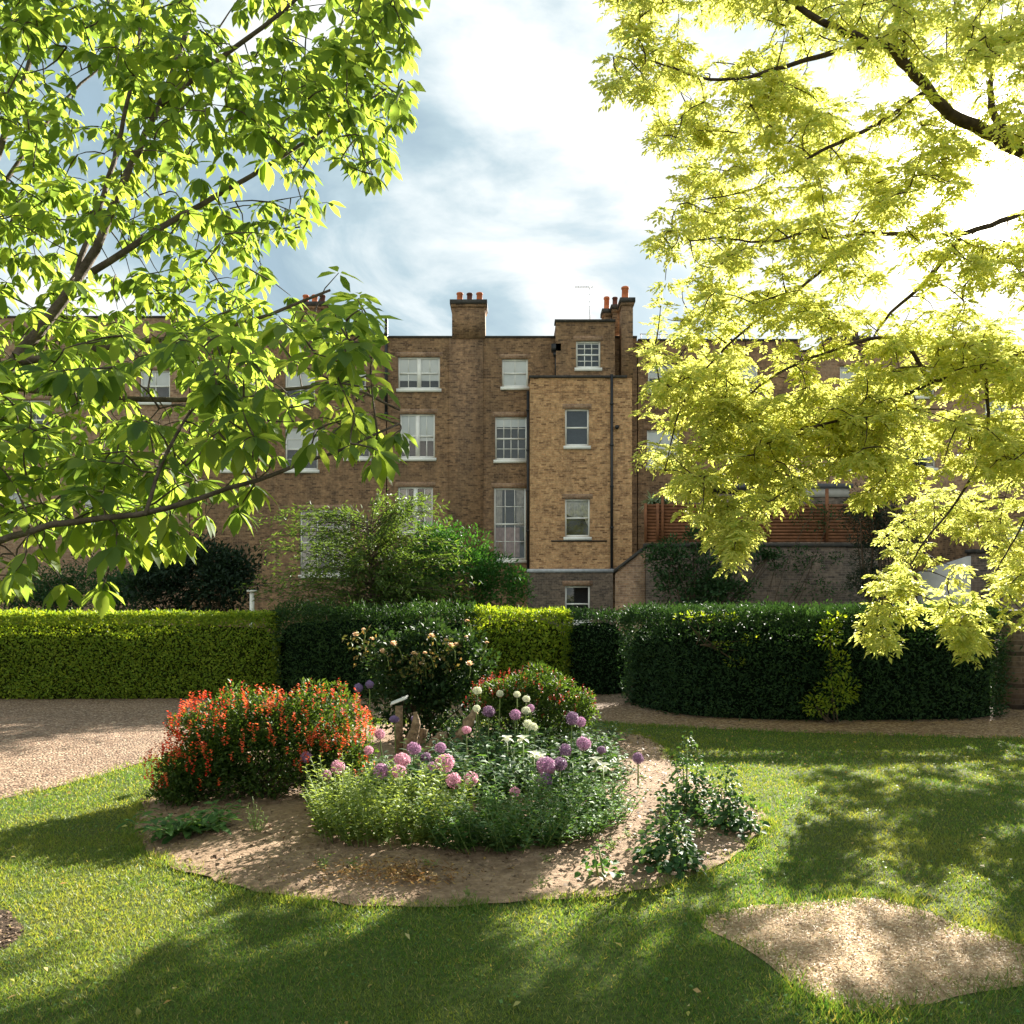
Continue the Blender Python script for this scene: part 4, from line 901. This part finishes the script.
# white irises
ip = thing('white_flower', 'x', 'flower', (0, 0, 0), 'white flowers among the perennials'); mb = MB()
mb.tube([(0, 0, 0), (.01, 0, .5), (0, 0, 1)], .012, 5); mb.build('stem', 'stem_green', ip)
mb = MB(); a = np.linspace(0, 6.28, 9)[:-1]
leaves(mb, np.zeros((8, 3)), np.stack([np.cos(a), np.sin(a), np.where(np.arange(8) % 2, .9, -.1)], 1), np.tile([0, 0, 1.], (8, 1)), .065, .05, full=True, droop=.35); mb.build('petals', 'petal_white', ip)
for i, (px, py, d, lab) in enumerate([(507, 739, 7.6, 'white iris bloom nearest the stump'), (523, 739, 7.6, 'white iris bloom beside the one nearest the stump'), (534, 755, 7.1, 'white iris bloom over the dusky purple alliums'), (541, 757, 7.0, 'twin white iris bloom lower over the dusky alliums'), (596, 761, 6.9, 'white iris bloom at the edge of the bare soil'), (603, 767, 6.8, 'white iris bloom lowest, at the edge of the bare soil')]):
    t = ip if i == 0 else copy_tree(ip); hd = Wd(px, py, d); t.location = (hd[0], d, .03); t['label'] = lab; t.rotation_euler = (0, 0, i)
    for c in t.children:
        if c.name.startswith('stem'): c.scale = (.5, .5, hd[2] - .03)
        else: c.location = (0, 0, hd[2] - .03)
# hollyhocks
def hollyhock(label, px, py, h, r, n, flowers, mat='leaf_holly', nspk=3):
    g = G(px, py, .03); t = thing('hollyhock', label, 'plant', g, 'young hollyhocks at the open side of the bed'); mb = MB(); st = MB(); pt = MB()
    for k in range(nspk):
        b = g + np.append(rng.normal(0, r * .35, 2), 0); hh = h * (1 if k == 0 else rng.uniform(.5, .8)); e = b + np.append(rng.normal(0, .03, 2), hh)
        st.tube([b, (b + e) / 2, e], [.008, .006, .003], 5); m = int(n / nspk); u = rng.random(m) ** 1.6; P = b + (e - b) * u[:, None]; a = rng.uniform(0, 6.28, m); ln = r * (1 - u) ** .8 * rng.uniform(.2, 1.1, m) + .015
        Q = P + np.stack([np.cos(a) * ln, np.sin(a) * ln, rng.uniform(-.01, .06, m)], 1); D = np.stack([np.cos(a), np.sin(a), rng.normal(-.1, .4, m)], 1); sz = (.055 * (1 - .55 * u)) * rng.uniform(.7, 1.2, m)
        leaves(mb, Q, D, np.tile([0, 0, 1.], (m, 1)) + .5 * rdir(m), sz, sz * .95, full=True, droop=.25)
        for q in range(flowers):
            p = b + (e - b) * rng.uniform(.6, 1.0); dd = rdir(5); pt = MB(); leaves(pt, np.tile(p, (5, 1)), dd, rdir(5), .016, .014); pt.build('bud', 'leaf_light', t)
    mb.build('foliage', mat, t); st.build('stem', 'stem_green', t)
    return t
hollyhock('dark green hollyhock with the tallest spire, nearest the lawn behind', 683, 808, .56, .19, 560, 3)
hollyhock('spreading hollyhock at the tip of the bed against the lawn', 736, 828, .42, .17, 520, 3)
hollyhock('bright green hollyhock nearest the bed front with white buds', 668, 864, .38, .16, 480, 5)
hollyhock('very small hollyhock seedling alone on the front soil', 590, 875, .19, .09, 50, 0, 'leaf_mid', 2)
lp = clump_proto('lush_low_plant', 'low dark plant with broad leaves at the drive corner of the bed', 'plant', None, .16, .2, 24, 7, .13, .42, 'leaf_mid', .5, True, .1); lp.location = tuple(G(187, 832, .03))
wp = clump_proto('young_wallflower', 'small pale wallflower alone on bare soil below the scarlet mound', 'plant', None, .22, .08, 8, 12, .04, .32, 'leaf_light', .3); wp.location = tuple(G(257, 832, .03))
sd = [clump_proto('seedling', 'x', 'seedling', 'seedlings on the bare soil', .09, .05, 5, 7, .035, .4, 'leaf_light', .4)]
scatter(sd, [(325, 868, .9), (356, 870, .8), (540, 888, .8), (548, 862, .7), (430, 866, .7), (680, 842, .8), (612, 850, .9), (630, 838, .8), (700, 838, .9), (470, 896, .6)], lambda i: f'tiny green seedling on bare soil, {ORD[i]} of those scattered along the bed front')
# dry clippings
t = thing('dry_clippings', 'heap of dry brown plant clippings on the front soil', 'clippings', G(378, 876, .03)); mb = MB()
for px, py, n, s in ((395, 872, 300, .15), (375, 872, 300, .25), (415, 878, 160, .12)):
    g = G(px, py, .05); D = rdir(n); D[:, 2] *= .35
    leaves(mb, g + np.column_stack([rng.normal(0, s, n), rng.normal(0, s * .55, n), np.abs(rng.normal(0, .02, n))]), D, rdir(n) + [0, 0, .8], rng.uniform(.02, .055, n), .009)
mb.build('dry_stalks', 'dead', t)  # loose clipped stalks and debris, all in one mesh
# split stump
dm = 8.6
t = thing('split_stump', 'split weathered tree stump with a pale leaning arm among the flowers', 'stump', (PX(435, dm), dm, .03))
def slab(pts, w, th):
    P = smooth_line(pts, 14); mb = MB(); n = 14; R = np.linspace(w, w * .45, n) * (1 + .25 * rng.normal(size=n)); mb.tube(P, np.abs(R) + .01, 7); return mb
Q = lambda px, py, dz=0: Wd(px, py, dm + dz)
slab([Q(405, 765), Q(412, 738), Q(417, 724), Q(415, 712)], .055, .03).build('split_piece', 'driftwood', t, smooth=False)
slab([Q(448, 766), Q(455, 742), Q(466, 727), Q(475, 712, .1)], .06, .03).build('leaning_arm', 'driftwood', t, smooth=False)
slab([Q(425, 768), Q(430, 748), Q(437, 738), Q(447, 735)], .06, .03).build('heartwood', 'driftwood', t, smooth=False)
slab([Q(418, 766, .1), Q(422, 742, .15), Q(424, 729, .15)], .06, .03).build('split_piece', 'driftwood', t, smooth=False)
t = thing('plant_marker', 'wooden plant marker post with a pale tilted plate', 'marker', (PX(399, 8.8), 8.8, .03))
mb = MB(); x = PX(399, 8.8); mb.box((x - .035, 8.78, 0), (x + .035, 8.83, PZ(706, 8.8))); mb.build('post', 'driftwood', t)
mb = MB(); a, b = Wd(390, 706, 8.76), Wd(407, 699, 8.76); e = np.array([0, .10, .02]); up = np.array([0, 0, .012]); mb.add([a, b, b + e, a + e, a + up, b + up, b + e + up, a + e + up], [(0,3,2,1),(4,5,6,7),(0,1,5,4),(1,2,6,5),(2,3,7,6),(3,0,4,7)]); mb.build('plate', 'wood_pale', t)

# ------------------------------------------------------------------ trees
def grow(limbs, sites, twig_r, bark_mb, sides=5, droop=.05):
    nodes = []
    for path, r0, r1 in limbs:
        P = smooth_line(path, max(10, int(np.linalg.norm(np.diff(np.array(path), axis=0), axis=1).sum() / .12)))
        wv = .02 * rng.normal(size=P.shape); wv[0] = 0; P = P + wv * (r0 * 6)
        bark_mb.tube(P, np.linspace(r0, r1, len(P)), 8); nodes += list(P)
    nodes = np.array(nodes); S = np.array(sites)
    dmin = np.min(np.linalg.norm(S[:, None] - nodes[None], axis=2), axis=1) if len(S) * len(nodes) < 4e6 else np.array([np.min(np.linalg.norm(nodes - s, axis=1)) for s in S])
    order = np.argsort(dmin); dirs = np.zeros_like(S); buf = [nodes]; allN = nodes
    for i in order:
        s = S[i]; dd = np.linalg.norm(allN - s, axis=1); j = int(np.argmin(dd)); b = allN[j]; ln = dd[j]
        m = (b + s) / 2 + rng.normal(0, .10, 3) * ln + np.array([0, 0, droop * ln]); k = max(4, int(ln / .12) + 2)
        P = smooth_line([b, m, s], k); r = min(twig_r * (1 + ln * 1.3), .03)
        bark_mb.tube(P, np.linspace(r, twig_r * .5, k), sides, cap=False)
        dirs[i] = unit((P[-1] - P[-2])[None])[0]
        allN = np.vstack([allN, P[1:]])
    return S, dirs
def sample_mask(polys, n, holes=(), soft=.55):
    out = []
    A = [(np.asarray(p, float), w) for p, w in polys]
    ws = np.array([w for _, w in A]); ws = ws / ws.sum()
    for (p, _), w in zip(A, ws):
        k = int(round(n * w)); got = 0; lo, hi = p.min(0), p.max(0)
        while got < k:
            q = rng.uniform(lo, hi, (k * 2, 2)); q = q[inpoly(q[:, 0], q[:, 1], p)]
            gap = wob(q[:, 0] / 40, q[:, 1] / 26, 1.0, 77) + .7 * wob(q[:, 0] / 17, q[:, 1] / 12, 1.0, 78)
            q = q[rng.random(len(q)) < np.clip(soft + 1.5 * gap, .06, 1)]
            for hx, hy, hr in holes: q = q[np.hypot(q[:, 0] - hx, q[:, 1] - hy) > hr * rng.uniform(.6, 1.1, len(q))]
            q = q[:k - got]; out.append(q); got += len(q)
    return np.vstack(out)

# broad-leaved tree whose trunk stands outside the frame
tl = thing('broad_leaved_tree', 'broad leaved green tree reaching in over the drive, drooping backlit leaves', 'tree', (-4.2, 4.6, 0))
W_ = lambda pts: [Wd(*p) for p in pts]
base = np.array([-4.2, 4.6, 0.])
limbs = [([base, base + [.05, 0, 1.3], base + [.25, .1, 2.2]], .12, .06),
         ([base + [.25, .1, 2.2], Wd(-60, 440, 4.9), Wd(0, 380, 5.0), Wd(85, 275, 5.2), Wd(125, 180, 5.4), Wd(160, 105, 5.6)], .046, .018),
         (W_([(160, 105, 5.6), (178, 60, 5.8), (190, 20, 6), (200, -60, 6.3)]), .02, .012),
         (W_([(160, 105, 5.6), (220, 58, 5.6), (290, 8, 5.6), (330, -40, 5.7)]), .018, .010),
         (W_([(70, 292, 5.15), (112, 170, 5.5), (135, 70, 5.9), (148, -30, 6.2)]), .018, .010),
         (W_([(92, 272, 5.2), (180, 215, 5.3), (250, 178, 5.5), (300, 145, 5.7), (345, 118, 5.8), (385, 90, 5.9)]), .022, .006),
         ([base + [.05, 0, 1.3], Wd(-60, 560, 3.9), Wd(30, 532, 3.6), Wd(60, 520, 3.5), Wd(145, 515, 3.5), Wd(250, 482, 3.7), Wd(330, 455, 3.9), Wd(400, 425, 4.1)], .028, .005),
         (W_([(145, 515, 3.5), (160, 465, 3.6), (190, 410, 3.8), (215, 385, 3.9)]), .009, .005),
         (W_([(0, 380, 5.0), (-40, 250, 6), (15, 110, 6.5), (45, 10, 7)]), .035, .014),
         (W_([(-40, 250, 6), (60, 100, 7), (110, 60, 7.3)]), .02, .008),
         (W_([(20, 362, 5.0), (120, 345, 5.3), (230, 330, 5.3), (330, 290, 5.4)]), .022, .008),
         (W_([(0, 385, 5), (100, 400, 5.4), (220, 400, 5.6), (340, 380, 5.2), (400, 410, 5.0)]), .022, .006)]
far_poly = [(-140, -60), (400, -60), (415, 40), (412, 105), (385, 165), (372, 205), (330, 200), (300, 240), (320, 275), (290, 330), (250, 440), (120, 470), (-140, 480)]
near_poly = [(-120, 330), (60, 345), (150, 320), (250, 330), (340, 268), (372, 300), (378, 350), (395, 400), (412, 430), (400, 462), (330, 490), (250, 505), (180, 545), (110, 590), (20, 580), (-120, 600)]
holes = [(300, 265, 38), (45, 245, 14), (385, 240, 30), (60, 60, 10), (90, 120, 12), (200, 20, 10), (30, 290, 16), (170, 320, 14), (60, 210, 14), (20, 165, 12), (280, 180, 10), (70, 30, 12), (345, 190, 16)]
sf = sample_mask([(far_poly, 1)], 1300, holes, .75); sn = sample_mask([(near_poly, 1)], 500, (), .6)
Sf = np.array([Wd(x, y, d) for (x, y), d in zip(sf, rng.uniform(4.9, 7.6, len(sf)))])
Sn = np.array([Wd(x, y, d) for (x, y), d in zip(sn, 3.5 + 1.9 * rng.random(len(sn)) ** 1.2)])
bm = MB(); S, dr = grow(limbs, np.vstack([Sf, Sn]), .0042, bm)
bm.build('trunk', 'bark_grey', tl, smooth=True)
mb = MB(); nf = len(Sf)
S2 = S[:nf] - dr[:nf] * rng.uniform(.12, .35, (nf, 1)) + rng.normal(0, .07, (nf, 3))
keep = rng.random(nf) < .7
for hx, hy, hr in holes: keep &= np.hypot(CX + S2[:, 0] / S2[:, 1] * F - hx, HZ - (S2[:, 2] - EYE) / S2[:, 1] * F - hy) > hr * .8
S = np.vstack([S, S2[keep]]); dr = np.vstack([dr, dr[:nf][keep]])
for s, d in zip(S, dr):
    n = rng.integers(5, 8); a = rng.uniform(0, 6.28) + np.arange(n) * 6.283 / n + rng.normal(0, .25, n)
    D = np.stack([np.cos(a), np.sin(a), rng.uniform(-1.25, -.1, n)], 1) + d * .5; L = rng.uniform(.085, .15) * (1.06 if s[1] < 4.9 else 1.0) * rng.uniform(.75, 1.15, n)
    N = np.tile([0, 0, 1.], (n, 1)) + .35 * rdir(n) + np.stack([np.cos(a), np.sin(a), np.zeros(n)], 1) * .6
    leaves(mb, s + unit(D) * .015, D, N, L, L * rng.uniform(.38, .48, n), full=True, droop=.18, fold=.12)
mb.build('crown', 'leaf_left', tl)

# golden tree
KD = .82
Wk = lambda x, y, d: Wd(x, y, d * KD)
W_ = lambda pts: [Wk(*p) for p in pts]
tg = thing('golden_tree', 'golden yellow leaved tree with dark crooked boughs, backlit by the sun', 'tree', (8.36, 10.66, 0))
base = np.array([8.36, 10.66, 0.])
limbs = [([base, base + [-.1, 0, 1.8], base + [-.25, -.1, 3.3]], .30, .25),
         ([base + [-.25, -.1, 3.3], Wk(1100, 210, 12.6), Wk(1010, 140, 12.2), Wk(955, 118, 12), Wk(923, 88, 11.8), Wk(905, 60, 11.6), Wk(882, 42, 11.5), Wk(850, 36, 11.4), Wk(800, 10, 11.2), Wk(740, -30, 11)], .14, .02),
         (W_([(880, 45, 11.5), (845, 48, 11.3), (790, 65, 11), (720, 85, 10.8), (650, 60, 10.6)]), .035, .008),
         ([base + [-.25, -.1, 3.1], Wk(1080, 330, 12), Wk(985, 368, 11.6), Wk(930, 382, 11.3), Wk(880, 408, 11), Wk(820, 425, 10.8), Wk(760, 445, 10.6)], .055, .008),
         (W_([(1100, 210, 12.6), (1040, 205, 12.3), (960, 238, 12), (865, 232, 11.8), (832, 240, 11.7), (805, 230, 11.6), (770, 245, 11.4), (725, 238, 11.2), (690, 240, 11)]), .04, .007),
         (W_([(865, 232, 11.8), (800, 290, 11.6), (730, 340, 11.4), (680, 400, 11.2), (665, 470, 11)]), .020, .006),
         (W_([(930, 382, 11.3), (900, 330, 11.2), (830, 350, 11), (760, 380, 10.8), (700, 450, 10.8)]), .024, .006),
         (W_([(985, 368, 11.6), (990, 440, 12), (960, 500, 12), (915, 550, 11.4), (900, 600, 11)]), .020, .006),
         (W_([(1080, 330, 12), (1060, 450, 12), (1020, 530, 12), (985, 590, 11.4)]), .020, .006),
         (W_([(925, 92, 11.8), (870, 130, 11.6), (820, 150, 11.4), (760, 190, 11.2), (700, 200, 11)]), .028, .006),
         (W_([(905, 60, 11.6), (900, 0, 11.6), (880, -60, 11.6)]), .03, .015),
         (W_([(1010, 140, 12.2), (985, 100, 12.5), (1000, 40, 13)]), .05, .02),
         (W_([(960, 238, 12), (925, 285, 12.2), (890, 310, 12.4), (860, 360, 12.4)]), .03, .008)]
up_poly = [(592, -40), (612, 40), (605, 85), (640, 98), (655, 135), (690, 160), (672, 195), (690, 222), (632, 234), (660, 290), (650, 345), (675, 350), (1080, 350), (1080, -40)]
mid_poly = [(650, 345), (655, 385), (645, 430), (662, 505), (700, 525), (722, 560), (748, 540), (762, 505), (800, 500), (835, 478), (870, 500), (905, 480), (950, 470), (1080, 470), (1080, 340)]
low_poly = [(868, 550), (900, 505), (960, 480), (1080, 460), (1080, 600), (1000, 602), (985, 560), (960, 565), (930, 560), (905, 575), (890, 560)]
tip_polys = [[(885, 560), (915, 560), (905, 600), (885, 640), (870, 635)], [(940, 560), (968, 570), (985, 642), (962, 638), (945, 600)], [(700, 520), (745, 520), (730, 566), (715, 562)], [(1000, 560), (1060, 560), (1060, 625), (1010, 610)]]
holes = [(1000, 195, 48), (690, 145, 12), (700, 60, 16), (790, 120, 18), (760, 30, 14), (870, 90, 20), (940, 40, 18), (850, 200, 16), (730, 280, 14), (800, 330, 14), (920, 350, 18), (860, 350, 16), (820, 440, 12), (960, 440, 16), (780, 215, 14), (1000, 90, 16), (720, 160, 12), (650, 250, 8), (905, 440, 14), (770, 390, 12), (960, 215, 26), (745, 25, 16), (670, 110, 14), (820, 75, 16), (905, 145, 14), (760, 275, 16), (690, 300, 14), (890, 255, 14), (940, 300, 16), (850, 300, 12), (700, 440, 12), (740, 480, 12), (820, 400, 12), (930, 410, 12), (1000, 300, 14), (880, 20, 14), (660, 30, 12)]
s1 = sample_mask([(up_poly, 1)], 1000, holes); s2 = sample_mask([(mid_poly, 1)], 760, holes); s3 = sample_mask([(low_poly, 4)] + [(p, .8) for p in tip_polys], 260)
d3 = np.where((s3[:, 0] > 880) & (s3[:, 1] < 570), rng.uniform(12.0, 14.5, len(s3)), rng.uniform(8.2, 9.4, len(s3)))
Sg = np.vstack([[Wd(x, y, d) for (x, y), d in zip(s1, rng.uniform(8.4, 11.2, len(s1)))], [Wd(x, y, d) for (x, y), d in zip(s2, rng.uniform(8.4, 11.4, len(s2)))], [Wd(x, y, d) for (x, y), d in zip(s3, d3)]])
bm = MB(); S, dr = grow(limbs, Sg, .006, bm, 4)
bm.build('trunk', 'bark_dark', tg, smooth=True)
S2 = S - dr * rng.uniform(.12, .4, (len(S), 1)) + rng.normal(0, .12, S.shape); keep = rng.random(len(S)) < .6
for hx, hy, hr in holes: keep &= np.hypot(CX + S2[:, 0] / S2[:, 1] * F - hx, HZ - (S2[:, 2] - EYE) / S2[:, 1] * F - hy) > hr * .8
S = np.vstack([S, S2[keep]]); dr = np.vstack([dr, dr[keep]])
mb = MB(); NR, NL = 7, 9
Pn, Dn, Nn_, Ln = [], [], [], []
for s, d in zip(S, dr):
    a = rng.uniform(0, 6.28) + np.arange(NR) * 6.283 / NR + rng.normal(0, .3, NR)
    R = unit(np.stack([np.cos(a), np.sin(a), rng.uniform(-.75, .35, NR)], 1) + d * .6); rl = rng.uniform(.10, .19, NR)
    N = unit(np.tile([0, 0, 1.], (NR, 1)) + .5 * rdir(NR)); Sd = unit(np.cross(R, N))
    u = np.linspace(.25, 1, NL); sg = np.where(np.arange(NL) % 2, 1., -1.); sg[-1] = 0
    P = s + R[:, None] * (rl[:, None] * u[None])[..., None] - np.array([0, 0, 1.]) * (.25 * rl[:, None] * u[None] ** 2)[..., None]
    D = R[:, None] * .75 + Sd[:, None] * sg[None, :, None] + rng.normal(0, .15, (NR, NL, 3))
    Pn.append(P.reshape(-1, 3)); Dn.append(D.reshape(-1, 3)); Nn_.append(np.repeat(N, NL, 0)); Ln.append(np.full(NR * NL, 1.))
Pn, Dn, Nn_ = np.vstack(Pn), np.vstack(Dn), np.vstack(Nn_); L = rng.uniform(.045, .08, len(Pn))
leaves(mb, Pn, Dn, Nn_ + .3 * rdir(len(Pn)), L, L * .46)
mb.build('crown', 'leaf_gold', tg)

# ------------------------------------------------------------------ light, sky, camera
EL, AZ = math.radians(22.5), math.radians(29)
sdir = Vector((math.sin(AZ) * math.cos(EL), math.cos(AZ) * math.cos(EL), math.sin(EL)))
sun = bpy.data.lights.new('sun', 'SUN'); sun.energy = 5.0; sun.angle = math.radians(.5); sun.color = (1, .94, .83)
so = bpy.data.objects.new('sun', sun); COL.objects.link(so); so.rotation_euler = sdir.to_track_quat('Z', 'Y').to_euler(); so.location = (20, 30, 40)
w = bpy.data.worlds.new('World'); SC.world = w; w.use_nodes = True; nt = w.node_tree; nt.nodes.clear()
out = nt.nodes.new('ShaderNodeOutputWorld'); bg = nt.nodes.new('ShaderNodeBackground'); nt.links.new(bg.outputs[0], out.inputs[0]); bg.inputs[1].default_value = .1
sky = nt.nodes.new('ShaderNodeTexSky'); sky.sky_type = 'NISHITA'; sky.sun_disc = False; sky.sun_elevation = EL; sky.sun_rotation = AZ; sky.air_density = 1; sky.dust_density = 1.5; sky.ozone_density = 1.5
tc = nt.nodes.new('ShaderNodeTexCoord'); dv = tc.outputs['Generated']
sx = nt.nodes.new('ShaderNodeSeparateXYZ'); nt.links.new(dv, sx.inputs[0])
zc = math_n(nt, 'ADD', math_n(nt, 'MAXIMUM', sx.outputs[2], 0.0), .45)
cb = nt.nodes.new('ShaderNodeCombineXYZ'); nt.links.new(math_n(nt, 'DIVIDE', sx.outputs[0], zc), cb.inputs[0]); nt.links.new(math_n(nt, 'DIVIDE', sx.outputs[1], zc), cb.inputs[1]); nt.links.new(math_n(nt, 'MULTIPLY', sx.outputs[2], 1.2), cb.inputs[2])
mp = nt.nodes.new('ShaderNodeMapping'); mp.inputs['Location'].default_value = (3.1, 1.7, .4); nt.links.new(cb.outputs[0], mp.inputs[0])
n1 = noise(nt, mp.outputs[0], 2.9, 8, .55); n1.inputs['Distortion'].default_value = .5
dot = nt.nodes.new('ShaderNodeVectorMath'); dot.operation = 'DOT_PRODUCT'; nt.links.new(dv, dot.inputs[0]); dot.inputs[1].default_value = sdir
dp = dot.outputs['Value']
near_sun = ramp(nt, [(.872, (0, 0, 0)), (.985, (1, 1, 1))], dp)
cl = math_n(nt, 'ADD', math_n(nt, 'MULTIPLY_ADD', n1.outputs[0], 1.5, -.295), math_n(nt, 'MULTIPLY', near_sun, .22))
thin = ramp(nt, [(.34, (.93, .93, .93)), (.5, (1, 1, 1))], n1.outputs[0])
cloudc = ramp(nt, [(.36, (.86, 1.18, 1.38)), (.48, (1.25, 1.60, 1.78)), (.58, (1.9, 2.12, 2.2)), (.66, (2.4, 2.5, 2.5)), (.80, (2.8, 2.8, 2.7)), (1, (3.4, 3.3, 3.1))], cl)
col = mixc(nt, thin, sky.outputs[0], cloudc)
glow = math_n(nt, 'POWER', math_n(nt, 'MAXIMUM', dp, 0.0), 400.0)
gc = mixc(nt, 1.0, (22, 20, 16), glow, 'MULTIPLY'); col = mixc(nt, 1.0, col, gc, 'ADD')
# sky opposite the sun brightened and warmed as added fill on the house fronts
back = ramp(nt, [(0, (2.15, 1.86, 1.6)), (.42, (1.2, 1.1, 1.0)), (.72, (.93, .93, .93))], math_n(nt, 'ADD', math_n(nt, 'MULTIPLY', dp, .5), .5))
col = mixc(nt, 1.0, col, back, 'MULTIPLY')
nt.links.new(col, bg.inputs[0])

cam = bpy.data.cameras.new('camera'); co = bpy.data.objects.new('camera', cam); COL.objects.link(co)
co.location = (0, 0, EYE); co.rotation_euler = (math.radians(90), 0, 0); cam.sensor_width = 36; cam.lens = F / 1024 * 36; cam.shift_y = (HZ - 512) / 1024; cam.clip_end = 2000; cam.clip_start = .05
SC.camera = co
vs = SC.view_settings; vs.view_transform = 'Standard'; vs.look = 'None'; vs.exposure = 2.28; vs.gamma = 1
cy = SC.cycles; cy.max_bounces = 6; cy.diffuse_bounces = 3; cy.glossy_bounces = 2; cy.transmission_bounces = 4; cy.transparent_max_bounces = 8
cy.use_denoising = True
try: cy.denoiser = 'OPENIMAGEDENOISE'
except Exception: pass
cy.sample_clamp_indirect = 6
